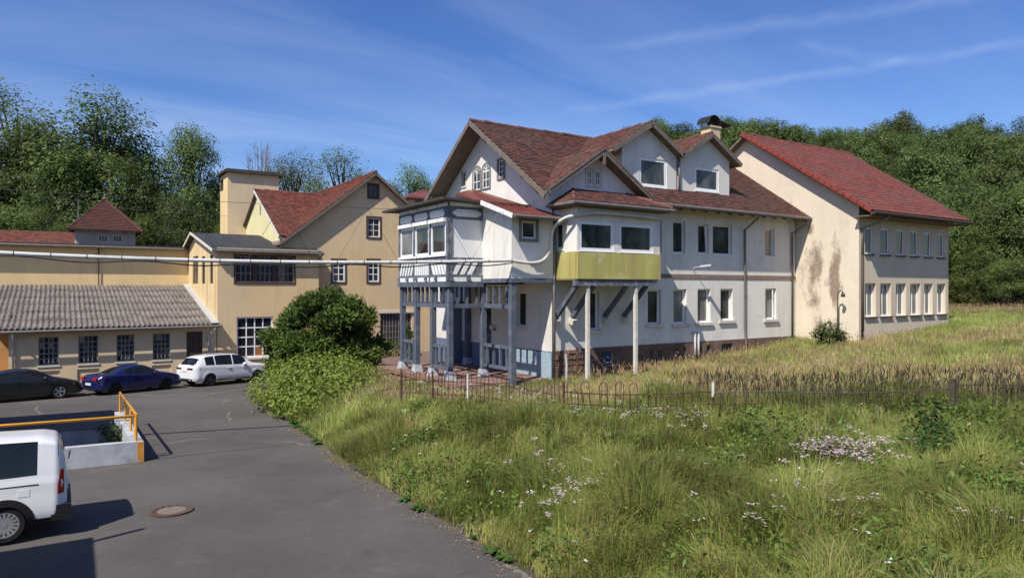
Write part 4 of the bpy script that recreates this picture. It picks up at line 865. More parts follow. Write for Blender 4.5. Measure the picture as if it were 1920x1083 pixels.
q = MB(); q.quad((14.4, VD, -1.2), (14.4, VG, -1.2), (14.4, VG, H5+2.5), (14.4, VD, H5+2.5)); q.build('wall', M['ochre'], FH)
sops = []
for px in ((361, 371.5, 480, 531), (378, 384.5, 480, 531), (393, 399.5, 478, 531)): fadd(FFs, sops, px, rec=0.10, fw=0.05, nx=2, ny=4, mw=0.03, fmat='brownframe', gmat='glass_dirty')
wall(FFs, 0, 57-VD, -1.2, H5+4.1, sops, M['ochre_stained'], FH, 0.2, clips=[((UD, 53.6, H5+3.85), (0, -0.19, 1)), ((UD, 53.6, H5+3.85), (0, 0.25, 1))])
for F, r, k in fw_: window(F, r, FH, **k)
r = dops[0]
for xk in (0.33, 0.66): x = r[0]+(r[1]-r[0])*xk; MB().box(FFd, x-0.12, x+0.12, r[2], r[3], -0.15, -0.06).build('mullion_panel', M['brownframe'], FH)
# dark felt roof of the wing
q = MB(); q.slab([(7.75, 45.15, H5+2.40), (14.6, 45.15, H5+2.40), (14.6, 53.6, H5+4.0), (7.75, 53.6, H5+4.0)], 0.12); q.slab([(7.75, 53.6, H5+4.0), (14.6, 53.6, H5+4.0), (14.6, 57.4, H5+3.05), (7.75, 57.4, H5+3.05)], 0.12)
fr_ = q.build('felt_roof', M['darkroof'], FH)
for k in range(1, 7): MB().beam((7.75+k, 45.2, H5+2.42), (7.75+k, 53.5, H5+3.99), 0.05, 0.012).build('felt_lap', M['darkroof'], fr_)
q = MB(); q.beam((7.72, 45.1, H5+2.34), (7.72, 53.6, H5+3.95), 0.05, 0.16); q.beam((7.72, 53.6, H5+3.95), (7.72, 57.4, H5+3.0), 0.05, 0.16); q.build('barge_board', M['cream_sill'], FH)
q = MB(); q.tube([(7.8, 45.08, H5+2.33), (14.6, 45.08, H5+2.31)], 0.07, 8); q.build('gutter', M['zinc'], FH)
downpipe([(14.5, 45.1, H5+2.3), (14.45, 45.5, H5+2.0), (14.5, 46.85, H5+1.7), (14.5, 46.85, 0)], 0.06, 'zinc', FH)
# tiled gable roof and cross wing
q = MB(); UFe, UFr = 12.1, 25.6
q.slab([(UFe, 46.55, ZAx-SF*(UAx-UFe)), (UAx, 46.55, ZAx), (UAx, 64, ZAx), (UFe, 64, ZAx-SF*(UAx-UFe))], 0.13); q.slab([(UFr, 46.55, ZAx-SF*(UFr-UAx)), (UAx, 46.55, ZAx), (UAx, 64, ZAx), (UFr, 64, ZAx-SF*(UFr-UAx))], 0.13)
fr2 = q.build('roof', M['eavewood'], FH)
VCr, ZCr, SC = 53.9, H5+7.35, 0.55
def dfl(c): return (c[:, 1] > 46.6) & (c[:, 2] < ZCr-SC*np.abs(c[:, 1]-VCr)-0.1)
tile_slope(fr2, (UFe, 46.5, ZAx-SF*(UAx-UFe)), (0, 1, 0), (1, 0, SF), 17.5, math.hypot(1, SF)*(UAx-UFe), 0.24, 0.24, 'tile_factory', dfl, seed=51, lift=0.04)
tile_slope(fr2, (UFr, 46.5, ZAx-SF*(UFr-UAx)), (0, 1, 0), (-1, 0, SF), 17.5, math.hypot(1, SF)*(UFr-UAx), 0.3, 0.3, 'tile_factory', seed=52, lift=0.04)
ridge(fr2, (UAx, 46.5, ZAx+0.04), (UAx, 64, ZAx+0.04), 0.12, 'tile_factory')
q = MB(); q.beam((UFe, 46.52, ZAx-SF*(UAx-UFe)-0.08), (UAx, 46.52, ZAx-0.08), 0.05, 0.16); q.beam((UFr, 46.52, ZAx-SF*(UFr-UAx)-0.08), (UAx, 46.52, ZAx-0.08), 0.05, 0.16); q.build('barge_board', M['barge'], FH)
q = MB(); q.slab([(12.2, 47.1, ZCr-SC*(VCr-47.1)), (12.75, 47.1, ZCr-SC*(VCr-47.1)), (17.65, VCr, ZCr), (12.2, VCr, ZCr)], 0.12); q.slab([(12.2, VCr, ZCr), (17.65, VCr, ZCr), (18.4, 60, ZCr-SC*6.1), (12.2, 60, ZCr-SC*6.1)], 0.12)
cr = q.build('cross_wing_roof', M['eavewood'], FH)
def dcw(c): return c[:, 2] < ZAx-SF*(UAx-c[:, 0])-0.12
tile_slope(cr, (12.15, 46.9, ZCr-SC*(VCr-46.9)), (1, 0, 0), (0, 1, SC), 6.3, math.hypot(1, SC)*7, 0.24, 0.24, 'tile_factory', dcw, seed=53, lift=0.045)
ridge(cr, (12.15, VCr, ZCr+0.03), (17.6, VCr, ZCr+0.03), 0.11, 'tile_factory')
FCw = Frame((12.45, 60, 0), (0, -1, 0), (-1, 0, 0)); r = FCw.rect(486, 489.5, 378, 404)
wall(FCw, 0, 13.2, H5+3, ZCr, [r], M['lemon'], FH, 0.15, 'cross_wing_wall', clips=[((12, VCr, ZCr-0.1), (0, -SC, 1)), ((12, VCr, ZCr-0.1), (0, SC, 1))]); window(FCw, r, FH, rec=0.08, fw=0.05, fmat='cream_sill')
q = MB(); q.beam((12.12, 46.85, ZCr-SC*(VCr-46.85)-0.05), (12.12, VCr, ZCr-0.05), 0.05, 0.17); q.build('barge_board', M['cream_sill'], FH)
# tower
TW = empty('stair_tower', (11, 58, 2), label='plain square ochre tower with flat dark roof behind the factory house', cat='tower')
tu0, tu1, tv0, tv1, tz = 11.06, 15.0, 58.0, 61.0, H5+9.2
FT = Frame((tu0, tv0, 0), (1, 0, 0), (0, -1, 0)); FTs = Frame((tu0, tv1, 0), (0, -1, 0), (-1, 0, 0))
wall(FT, 0, tu1-tu0, 2, tz, [], M['ochre3'], TW); r = FTs.rect(414, 418.5, 338, 355); wall(FTs, 0, tv1-tv0, 2, tz, [r], M['ochre2'], TW, 0.15); window(FTs, r, TW, rec=0.06, fw=0.05, fmat='brownframe', casing=(0.06, 0.02, 'brownframe'))
q = MB(); q.quad((tu1, tv0, 2), (tu1, tv1, 2), (tu1, tv1, tz), (tu1, tv0, tz)); q.quad((tu0, tv1, 2), (tu1, tv1, 2), (tu1, tv1, tz), (tu0, tv1, tz)); q.build('wall', M['ochre3'], TW)
q = MB(); q.wbox(tu0-0.3, tu1+0.35, tv0-0.3, tv1+0.3, tz, tz+0.16); q.wbox(tu0-0.1, tu1+0.1, tv0-0.1, tv1+0.1, tz+0.16, tz+0.30); q.build('roof', M['darkfascia'], TW)
x, z = FT.hit(480, 359); MB().lathe(FT.p(x, z, 0), (0, -1, 0), [(0.16, 0), (0.16, 0.12), (0.08, 0.2)], 10).build('siren', M['lampmetal'], TW)
# hall
HA = empty('long_hall', (-15, 57, 0), label='long windowless ochre hall wall with flat roof above the corrugated lean-to', cat='building')
FHh = Frame((-42, 57.0, 0), (1, 0, 0), (0, -1, 0)); wall(FHh, 0, 50.1, -0.5, H5+2.95, [], M['ochre2'], HA)
q = MB(); q.wbox(-42, 8.0, 56.45, 70, H5+2.95, H5+3.12); q.build('roof', M['darkfascia'], HA); q = MB(); q.tube([(-42, 56.4, H5+2.98), (7.7, 56.4, H5+2.93)], 0.08, 8); q.build('gutter', M['zinc'], HA)
x = FHh.hit(185, 520)[0]; downpipe([FHh.p(x, H5+2.9, 0.1), FHh.p(x, H5-0.1, 0.1)], 0.035, 'wire', HA)
# turret with pyramid roof on the hall, low red roof beside it
TU = empty('roof_turret', (3.5, 64, 8), label='grey roof turret with red pyramid tile roof and small finial', cat='turret')
def ctr(px, Y): d = ray(px, 541); return CAM[:2]+(d[:2])*Y
cx = ctr(196, 62.0); hu = 2.25
FTu = Frame((cx[0]-hu, cx[1]-hu, 0), (1, 0, 0), (0, -1, 0)); FTl = Frame((cx[0]-hu, cx[1]+hu, 0), (0, -1, 0), (-1, 0, 0)); ztu = H5+5.15
M['greyrender'] = stucco('grey_render', (0.40, 0.36, 0.32), (0.22, 0.19, 0.16), 0.2, 0.2)
o1 = [FTu.rect(184, 202, 441, 453), FTu.rect(212, 229, 441, 453)]; wall(FTu, 0, 2*hu, 6, ztu, o1, M['greyrender'], TU, 0.1)
for r in o1: window(FTu, r, TU, rec=0.05, fw=0.05, nx=3, mw=0.03, fmat='cream_sill', gmat='glass_dark')
wall(FTl, 0, 2*hu, 6, ztu, [], M['ochre3'], TU); q = MB(); ov = 0.55; ap = (cx[0], cx[1], H5+8.0)
cs = [(cx[0]-hu-ov, cx[1]-hu-ov, ztu-0.1), (cx[0]+hu+ov, cx[1]-hu-ov, ztu-0.1), (cx[0]+hu+ov, cx[1]+hu+ov, ztu-0.1), (cx[0]-hu-ov, cx[1]+hu+ov, ztu-0.1)]
for i in range(4): q.slab([cs[i], cs[(i+1) % 4], ap], 0.08)
tr_ = q.build('pyramid_roof', M['eavewood'], TU); hw2 = hu+ov; rise = 8.0-5.05
for i, (ud, vd) in enumerate((((1, 0, 0), (0, hw2, rise)), ((0, 1, 0), (-hw2, 0, rise)), ((-1, 0, 0), (0, -hw2, rise)), ((0, -1, 0), (hw2, 0, rise)))):
    if i not in (0, 3): continue
    def dp(c, i=i):
        k = (c[:, 2]-(ztu-0.1))/rise; s = c[:, 0]-cx[0] if i == 0 else c[:, 1]-cx[1]; return np.abs(s) > hw2*(1-k)+0.05
    tile_slope(tr_, cs[i], ud, vd, 2*hw2, math.hypot(hw2, rise), 0.22, 0.2, 'tile_hip', dp, seed=61+i, lift=0.035)
ridge(tr_, cs[0], ap, 0.1, 'tile_hip'); ridge(tr_, cs[1], ap, 0.1, 'tile_hip'); ridge(tr_, cs[3], ap, 0.1, 'tile_hip')
MB().lathe(ap, (0, 0, 1), [(0.12, -0.1), (0.14, 0.1), (0.05, 0.2), (0.08, 0.32), (0.015, 0.45), (0.012, 0.75)], 8).build('finial', M['zinc'], TU)
LR = empty('low_red_roof', (-8, 60, 8), label='low red tiled roof rising behind the hall beside the turret', cat='roof'); q = MB(); c1 = ctr(135, 64); c0 = ctr(-60, 52)
q.slab([(c0[0]-6, 60.5, H5+3.0), (c1[0], 60.5, H5+3.0), (c1[0], 64.5, H5+4.4), (c0[0]-6, 64.5, H5+4.4)], 0.12); q.build('roof_deck', M['eavewood'], LR); tile_slope(LR, (c0[0]-6, 60.5, H5+3.0), (1, 0, 0), (0, 4, 1.4), c1[0]-c0[0]+6, math.hypot(4, 1.4), 0.24, 0.24, 'tile_factory', seed=66, lift=0.04)
q = MB(); q.wbox(c0[0]-6, c1[0], 60.6, 64.4, 6, H5+3.0); q.build('wall', M['ochre3'], LR)
# corrugated lean-to shed
SH = empty('lean_to_shed', (0, 45.6, -0.5), label='ochre lean-to shed with corrugated grey-brown roof and four grid windows', cat='shed')
FSh = Frame((-2.3, VD, 0), (1, 0, 0), (0, -1, 0)); shops = []; Ls = UD-0.05+2.3
wp = ((72, 110, 631, 686), (147, 184, 628.5, 680), (218.5, 252, 626, 674.5), (286.5, 319, 623.5, 672))
zwt = H5-2.62; zwb = FSh.rect(*wp[1])[2]
for px in wp: a, c, _, _ = FSh.rect(*px); shops.append((a, c, zwb, zwt))
da, dc, dz0, dz1 = FSh.rect(349.6, 380, 621, 715); shops.append((da, dc, -0.55, zwt+0.05))
nic = [(a-0.06, c+0.06, -0.25, zwb-0.32) for (a, c, _, _) in shops[:4]]
wall(FSh, 0, Ls, -1.2, H5-2.2, shops+nic, M['ochre3'], SH, 0.16)
for r in nic: MB().box(FSh, r[0], r[1], r[2], r[3], -0.16, -0.08).build('recess_panel', M['ochre3'], SH)
for r in shops[:4]: window(FSh, r, SH, rec=0.12, fw=0.06, nx=4, ny=5, mw=0.055, fmat='greyframe', gmat='glass_dark', split=True, sill=(0.06, 0.10, 0.05, 'cream_sill'), tilt=0.04)
sd = MB().box(FSh, da, dc, -0.55, zwt+0.05, -0.14, -0.09).build('door', M['brownframe'], SH)
for k in range(1, 5): x = da+(dc-da)*k/5; MB().box(FSh, x-0.008, x+0.008, -0.5, zwt, -0.0899, -0.083).build('door_joint', M['interior'], sd)
q = MB(); q.quad((-2.3, VD, -1.2), (-2.3, 48.6, -1.2), (-2.3, 48.6, H5-1.3), (-2.3, VD, H5-2.2)); q.build('wall', M['orange'], SH)
FSo = Frame((-30, 48.2, 0), (1, 0, 0), (0, -1, 0)); wall(FSo, 0, 27.7, -1.2, H5-1.6, [], M['orange'], SH)
# roof sheets: separate corrugated sheets, lapped
ev, ez2, tv, tz2 = 45.1, H5-2.20, 56.9, H5+0.20; ss = (tz2-ez2)/(tv-ev); rows = 6; sw = 1.04
def sheet_mesh(w_, l_):
    nw = 4; pts = []; nx = nw*6
    for j in (0, 1):
        for i in range(nx+1): x = w_*1.04*i/nx; pts.append((x, j*l_*1.04, 0.055*math.sin(2*math.pi*nw*x/w_)+0.045*(1-j)+(0.0)))
    f = [(i, i+1, nx+2+i, nx+1+i) for i in range(nx)]; n0 = len(pts)
    for i in range(nx+1): x, y, z_ = pts[i]; pts.append((x, y, z_-0.03))
    f += [(n0+i, n0+i+1, i+1, i) for i in range(nx)]
    me = bpy.data.meshes.new('roof_sheet'); me.from_pydata(pts, [], f); me.polygons.foreach_set('use_smooth', [True]*len(f)); me.materials.append(M['eternit']); return me
lrow = (tv-ev)/rows*math.hypot(1, ss); smh = sheet_mesh(sw, lrow); ang = math.atan(ss); g = rs(6)
cols_ = int((7.75+2.75)/sw)
def put_sheet(u, k):
    o = link('roof_sheet', smh, SH); v = ev+(tv-ev)*k/rows
    o.location = Vector((u+g.normal(0, 0.008), v, ez2+ss*(v-ev)+0.05))-SH.location; o.rotation_euler = (ang+g.normal(0, 0.003), 0, g.normal(0, 0.003))
for k in range(rows):
    for i in range(11): put_sheet(7.7-sw*(i+1)-0.04, k)
    if k >= 2:
        for i in range(11, 28): put_sheet(7.7-sw*(i+1), k)
q = MB(); q.slab([(-3.3, ev+0.02, ez2-0.02), (7.75, ev+0.02, ez2-0.02), (7.75, tv, tz2-0.02), (-3.3, tv, tz2-0.02)], 0.06); q.slab([(-30, 47.9, ez2+ss*2.8-0.02), (-3.3, 47.9, ez2+ss*2.8-0.02), (-3.3, tv, tz2-0.02), (-30, tv, tz2-0.02)], 0.06); q.build('roof_deck', M['eavewood'], SH)
q = MB(); q.beam((7.9, ev-0.1, ez2+0.14), (7.9, tv, tz2+0.16), 0.42, 0.05); q.build('flashing', M['zinc_white'], SH)
q = MB(); q.tube([(-3.2, ev-0.12, ez2-0.08), (8.3, ev-0.12, ez2-0.05)], 0.08, 8); q.build('gutter', M['zinc'], SH)
downpipe([(7.85, ev-0.1, ez2-0.1), (7.85, ev-0.1, ez2-0.25), (7.6, VD-0.1, ez2-0.6), (7.6, VD-0.1, -0.5)], 0.06, 'zinc_white', SH); downpipe([(-2.1, ev-0.1, ez2-0.1), (-2.1, VD-0.1, ez2-0.5), (-2.1, VD-0.1, -0.5)], 0.06, 'zinc_white', SH)
# small far building behind the gables
FB_ = empty('far_house', (30, 66, 4), label='small far house with dark red hipped roof between the two gables', cat='house'); c = ctr(792, 74)
q = MB(); q.wbox(c[0]-2.6, c[0]+2.6, c[1]-2.5, c[1]+2.5, 3, H5+9.3); q.build('wall', M['ochre3'], FB_); q = MB()
for k in (-1.6, 0.0, 1.6): MB().wbox(c[0]+k-0.4, c[0]+k+0.4, c[1]-2.56, c[1]-2.45, H5+8.2, H5+9.1).build('window', M['glass'], FB_)
for i in range(4):
    cc = [(c[0]-3.1, c[1]-3, H5+9.3), (c[0]+3.1, c[1]-3, H5+9.3), (c[0]+3.1, c[1]+3, H5+9.3), (c[0]-3.1, c[1]+3, H5+9.3)]; q.slab([cc[i], cc[(i+1) % 4], (c[0], c[1], H5+10.6)], 0.15)
q.build('roof', M['redmetal'], FB_)

# ------------------------------------------------------------------ neighbouring buildings beyond the left edge of the frame (they throw the shade on the drive)
NB = empty('gatehouse', (-8, 6, 0), label='ochre gatehouse beyond the frame beside the drive', cat='building')
q = MB(); q.wbox(-16, -3.75, -8, 12.8, -0.5, 5.4); q.build('wall', M['ochre3'], NB); q = MB(); q.wbox(-16.4, -3.35, -8.4, 13.2, 5.4, 5.65); q.build('roof', M['darkroof'], NB)
MB().tube([(-3.35, 12.95, 5.55), (-2.4, 13.3, 5.45)], 0.06, 8).build('gutter_end', M['zinc'], NB)
NC = empty('workshop', (-8, 27, 0), label='ochre workshop beyond the frame beside the ramp', cat='building')
q = MB(); q.wbox(-18, -3.3, 22.5, 31.0, -1, 6.2); q.build('wall', M['ochre3'], NC); q = MB(); q.wbox(-18.4, -2.9, 22.1, 31.4, 6.2, 6.4); q.build('roof', M['darkroof'], NC); q = MB(); q.wbox(-5.2, -3.6, 29.5, 30.6, 6.4, 7.6); q.build('chimney', M['brown'], NC)

# ------------------------------------------------------------------ ramp well: concrete walls and yellow railing
RW = empty('ramp_wall', (1.9, 21.9, 0.2), label='low grey concrete parapet round the ramp with orange painted corner', cat='wall')
rzt = lambda u, v: float(road_z(u, v))+0.56
q = MB(); q.prism([(-9, 21.78, -2.4), (1.95, 21.78, -2.4), (1.95, 22.1, -2.4), (-9, 22.1, -2.4)], [(-9, 21.8, rzt(-9, 21.8)), (1.95, 21.8, rzt(1.95, 21.8)), (1.95, 22.08, rzt(1.95, 22)), (-9, 22.08, rzt(-9, 22))]); q.build('near_wall', M['concrete'], RW)
q = MB(); q.prism([(1.62, 22.1, -2.4), (1.95, 22.1, -2.4), (1.95, 28.7, -2.4), (1.62, 28.7, -2.4)], [(1.64, 22.085, rzt(1.8, 22.1)-0.004), (1.95, 22.085, rzt(1.8, 22.1)-0.004), (1.95, 28.7, rzt(1.8, 28.7)), (1.64, 28.7, rzt(1.8, 28.7))]); q.build('side_wall', M['concrete'], RW)
M['orangepaint'] = plain('worn_orange_paint', (0.62, 0.26, 0.03), 0.7, 0.3, 6, dirt=(0.4, 0.38, 0.34), dirtamt=0.7)
q = MB(); z = float(road_z(1.9, 21.8)); q.wbox(1.80, 1.958, 21.772, 21.94, z-0.05, z+0.545); q.build('painted_corner', M['orangepaint'], RW)
q = MB(); q.quad((-9, 22.0, -1.5), (1.7, 22.0, -0.9), (1.7, 28.9, -0.9), (-9, 28.9, -1.5)); q.build('ramp_floor', M['asphalt'], kind='structure')
q = MB(); q.quad((-9, 28.85, -2.4), (1.72, 28.85, -2.4), (1.72, 28.85, float(road_z(1.7, 28.9))), (-9, 28.85, float(road_z(-9, 28.9)))); q.build('far_wall', M['concrete'], RW)
RL = empty('yellow_railing', (1.8, 21.95, 0.7), label='yellow tubular steel railing on the concrete ramp wall', cat='railing')
za = rzt(1.9, 21.9)+0.70; zb_ = rzt(1.8, 28.5)+0.70; zl_ = rzt(-9, 21.9)+0.70
MB().tube([(-9, 21.95, zl_), (1.7, 21.95, za), (1.8, 22.05, za), (1.8, 28.5, zb_)], 0.04, 8).build('top_rail', M['railyellow'], RL, smooth=True)
for u, v in ((1.78, 21.95), (1.79, 22.3), (1.8, 23.9), (1.8, 26.0), (1.8, 28.45), (-3.1, 21.95), (-7.5, 21.95)):
    z1 = za+(zb_-za)*(v-22)/6.5 if u > 0 else za+(zl_-za)*(1.8-u)/10.8
    MB().tube([(u, v, z1-0.72), (u, v, z1)], 0.035, 8).build('post', M['railyellow'], RL)
# manhole cover
p = ground_hit(322, 957); MH = empty('manhole_cover', (p[0], p[1], p[2]), label='round iron manhole cover with concrete centre in the asphalt', cat='manhole cover')
z = float(road_z(p[0], p[1]))+0.008
M['lidgrey'] = plain('worn_lid_concrete', (0.20, 0.165, 0.145), 0.9, 0.35, 8, bump=0.4)
M['castiron'] = plain('cast_iron', (0.12, 0.075, 0.055), 0.7, 0.4, 12, bump=0.5)
slope_n = Vector((0.031*FW[0], 0.031*FW[1], 1)).normalized()
MB().lathe((p[0], p[1], z), tuple(slope_n), [(0.42, -0.01), (0.42, 0.012), (0.30, 0.012), (0.30, -0.01)], 28).build('ring', M['castiron'], MH); MB().lathe((p[0], p[1], z), tuple(slope_n), [(0.285, -0.01), (0.285, 0.010)], 28).build('lid', M['lidgrey'], MH)
for k in range(16):
    t = 2*math.pi*k/16; MB().lathe((p[0]+0.36*math.cos(t), p[1]+0.36*math.sin(t), z-0.0112*math.cos(t)), tuple(slope_n), [(0.028, 0.0125), (0.028, 0.02)], 8).build('rib', M['castiron'], MH)
# ------------------------------------------------------------------ overhead pipe with carrier wire
PP = empty('overhead_pipe', (14, 21.5, 5.9), label='white sleeved overhead pipe slung across the drive and bent round the bay', cat='pipe')
pa, pb = np.array([13.9, 21.35, H5+1.05]), np.array([-3.3, 24.6, H5+1.10]); path = []
for s in np.linspace(1, 0, 40): p = pa+(pb-pa)*s; p[2] -= 0.20*4*s*(1-s); path.append(p)
tail = [(14.4, 21.3, H5+0.98), (14.9, 21.28, H5+0.98), (15.3, 21.28, H5+1.10), (15.52, 21.26, H5+1.40), (15.58, 21.2, H5+1.9), (15.62, 21.05, H5+2.35), (15.75, 20.6, H5+2.62), (15.95, 20.25, H5+2.72), (16.3, 20.12, H5+2.78), (16.8, 20.1, H5+2.86), (18, 20.1, H5+2.88), (20.3, 20.1, H5+2.84)]
def spl(pts, n=6):
    pts = [np.array(p, float) for p in pts]; out_ = []
    for i in range(len(pts)-1):
        p0, p1, p2, p3 = pts[max(i-1, 0)], pts[i], pts[i+1], pts[min(i+2, len(pts)-1)]
        for t in np.linspace(0, 1, n, endpoint=False): out_.append(0.5*((2*p1)+(-p0+p2)*t+(2*p0-5*p1+4*p2-p3)*t*t+(-p0+3*p1-3*p2+p3)*t**3))
    return out_+[pts[-1]]
full = path+[p for p in spl([path[-1]]+tail, 5)[1:]]
MB().tube(full, 0.062, 10).build('pipe', M['whitepipe'], PP, smooth=True)
for i in range(1, 40, 2):
    p = path[i]; d = path[i]-path[i-1]; d /= np.linalg.norm(d); MB().tube([p-d*0.012, p+d*0.012], 0.066, 10).build('clamp', M['cable'], PP)
cb = [p+np.array([0.02, -0.05, -0.12-0.05*math.sin(i*0.9)]) for i, p in enumerate(path)]; MB().tube(cb, 0.022, 5).build('cable', M['cable'], PP)
cw = [pa+(pb-pa)*s+np.array([0, 0, 1.75-0.10*4*s*(1-s)]) for s in np.linspace(0, 1, 20)]; MB().tube(cw, 0.007, 4).build('carrier_wire', M['wire'], PP)
def pipe_at(s): p = pa+(pb-pa)*s; p[2] -= 0.20*4*s*(1-s); return p
def wire_at(s): return pa+(pb-pa)*s+np.array([0, 0, 1.75-0.10*4*s*(1-s)])
for c in (0.03, 0.15, 0.30, 0.46, 0.62, 0.8):
    for s in (-0.06, 0.06):
        if c+s > 0: MB().tube([wire_at(c), pipe_at(c+s)], 0.006, 4).build('hanger_wire', M['wire'], PP)
W2 = MB().tube([tuple(CAM+ray(60, 365)*60), tuple(CAM+ray(250, 392)*55), tuple(CAM+ray(430, 405)*52)], 0.010, 4).build('power_line', M['wire']); setp(W2, 'thin dark power line before the trees above the turret', 'wire')
MS = empty('antenna_mast', tuple(CAM+ray(147, 460)*64), label='thin metal mast standing beside the roof turret', cat='mast'); a = CAM+ray(147, 440)*64; MB().tube([a-np.array([0, 0, 1.5]), a+np.array([0, 0, 3.3])], 0.05, 6).build('pole', M['zinc'], MS)

# ------------------------------------------------------------------ vehicles
def paint(name, c, rough=0.25, metal=0.0):
    t = NT(name); n = t.noise(3, 5); t.col(t.mix(t.math('MULTIPLY', t.rng(n, 0.4, 0.7), 0.25), c, tuple(x*0.75+0.01 for x in c))); t.rough(t.rng(t.noise(7, 5), 0.3, 0.7, rough*0.8, rough*1.3)); t.b.inputs['Metallic'].default_value = metal
    t.b.inputs['Specular IOR Level'].default_value = 0.5; t.b.inputs['Coat Weight'].default_value = 0.6; t.b.inputs['Coat Roughness'].default_value = 0.06; return t.m
M['carwhite'] = paint('white_car_paint', (0.72, 0.73, 0.74)); M['carblack'] = paint('black_car_paint', (0.008, 0.008, 0.010)); M['carblue'] = paint('blue_car_paint', (0.008, 0.013, 0.085), 0.25, 0.2)
M['carglass'] = glass('tinted_car_glass', (0.008, 0.009, 0.010), (0.015, 0.017, 0.02), 0.02); M['tyre'] = plain('tyre_rubber', (0.015, 0.015, 0.015), 0.85, 0.3, 8); M['trim'] = plain('black_trim', (0.014, 0.014, 0.015), 0.55, 0.2)
M['alloy'] = plain('alloy_rim', (0.50, 0.50, 0.50), 0.35, 0.15, 6, metal=0.6); M['alloydark'] = plain('dark_alloy_rim', (0.10, 0.10, 0.105), 0.35, 0.2, 6, metal=0.6); M['redlight'] = plain('red_tail_light', (0.42, 0.01, 0.012), 0.2, 0.2, 6, spec=0.5); M['darklight'] = plain('smoked_tail_light', (0.045, 0.01, 0.012), 0.15, 0.2, 6, spec=0.5)
M['clearlight'] = plain('headlight_glass', (0.4, 0.42, 0.44), 0.1, 0.2, 6, spec=0.6); M['plate'] = plain('number_plate', (0.62, 0.62, 0.60), 0.5, 0.05)
def vehicle(name, label, cat, loc, yaw, Lc, Wc, top, belt, wb, xw_r, rw, ws, rg, side, mat, rim, spokes, roofw=0.74, zbot=0.24, tumble_pow=1.0, arch=1.10, endr=0.35, cladding=None):
    """body surface sampled finely along the length; glass, wheel arches and lamps cut out of it by place"""
    V = empty(name, (0, 0, 0), label=label, cat=cat); g = rs(1); ns = 170
    s = np.linspace(-1, 1, ns); xs = Lc/2*np.sign(s)*(1-(1-np.abs(s))**1.35)
    tx, tz_ = zip(*top); bx, bz = zip(*belt)
    ker = np.hanning(9); ker /= ker.sum()
    def smooth(a): return np.convolve(np.pad(a, 4, mode='edge'), ker, 'valid')
    zt = smooth(np.interp(xs, tx, tz_)); zb = np.minimum(smooth(np.interp(xs, bx, bz)), zt-0.004)
    e = np.clip((np.abs(xs)-(Lc/2-endr))/endr, 0, 1); hw = Wc/2*(1-0.20*e**2.2)*(1-0.03*np.clip(np.abs(xs)/(Lc/2), 0, 1)**2)
    zlow = zbot+0.10*e**2
    rings = []; kinds = []
    nb, nsd, ng, nr = 3, 14, 10, 9
    for i in range(ns):
        h = zt[i]-zb[i]; pts = []; kk = []
        for k in range(nb): pts.append((hw[i]*0.93*k/nb, zlow[i])); kk.append('b')
        for k in range(nsd):
            f = k/nsd; z = zlow[i]+(zb[i]-zlow[i])*f; y = hw[i]*(0.93+0.07*min(1, f*5)**0.6-0.035*max(0, (f-0.55)/0.45)**1.5-0.006*math.cos(f*9)); pts.append((y, z)); kk.append('s')
        yb = hw[i]*0.955; frac = min(1.0, h/0.45); yt = yb+(hw[i]*roofw-yb)*frac
        for k in range(ng):
            f = k/ng; pts.append((yb+(yt-yb)*f**1.15, zb[i]+(h-min(0.07, h*0.5))*f)); kk.append('g')
        for k in range(nr+1):
            f = k/nr; pts.append((yt*(1-f)**0.9 if f < 1 else 0, zt[i]-min(0.07, h*0.5)*(1-f)**2.6)); kk.append('r')
        rings.append(pts); kinds = kk
    nh = len(kinds); P = np.zeros((ns, 2*nh-2, 3))
    for i in range(ns):
        r_ = np.array(rings[i]); full_ = np.vstack([np.column_stack([r_[:, 0], r_[:, 1]]), np.column_stack([-r_[1:-1, 0], r_[1:-1, 1]])[::-1]])
        P[i, :, 0] = xs[i]; P[i, :, 1:] = full_
    npn = 2*nh-2; kfull = kinds+kinds[1:-1][::-1]; parts = {'body': [], 'glass': [], 'trim': []}
    wx = [xw_r, xw_r+wb]
    for i in range(ns-1):
        x = (xs[i]+xs[i+1])/2; h = zt[i]-zb[i]
        for k in range(npn):
            j = (k+1) % npn; kd = kinds[k] if k < nh-1 else kinds[min(nh-2, npn-1-k)]
            c = (P[i, k]+P[i, j]+P[i+1, k]+P[i+1, j])/4; tgt = 'body'
            if kd in 'sb' and abs(c[1]) > Wc*0.28 and any((c[0]-w_)**2+(c[2]-rw)**2 < (rw*arch)**2 for w_ in wx): continue
            if kd == 'b': tgt = 'trim'
            fh = (c[2]-zb[i])/max(h, 1e-3)
            if kd == 'g' and h > 0.14 and 0.10 < fh < 0.93 and any(a < c[0] < b_ for a, b_ in side): tgt = 'glass'
            if kd == 'r' and (any(a < c[0] < b_ for a, b_ in (ws, rg)) and abs(c[1]) < Wc/2*roofw*0.97): tgt = 'glass'
            if kd == 'g' and False: pass
            if kd == 's' and cladding and c[2] < cladding: tgt = 'trim'
            parts[tgt].append((i*npn+k, i*npn+j, (i+1)*npn+j, (i+1)*npn+k))
    allv = P.reshape(-1, 3); body = None
    for nm, mt in (('body', mat), ('glass', 'carglass'), ('trim', 'trim')):
        f = parts[nm]
        if not f: continue
        fa = np.array(f); used = np.unique(fa); mp_ = -np.ones(len(allv), int); mp_[used] = np.arange(len(used)); fl = [tuple(q) for q in mp_[fa]]
        if nm == 'body': fl += [tuple(mp_[np.arange(npn)][::-1])] if (mp_[np.arange(npn)] >= 0).all() else []
        me = bpy.data.meshes.new(nm); me.from_pydata(allv[used].tolist(), [], fl); me.polygons.foreach_set('use_smooth', [True]*len(fl))
        link({'body': 'body', 'glass': 'windows', 'trim': 'lower_trim'}[nm], me, V, M[mt])
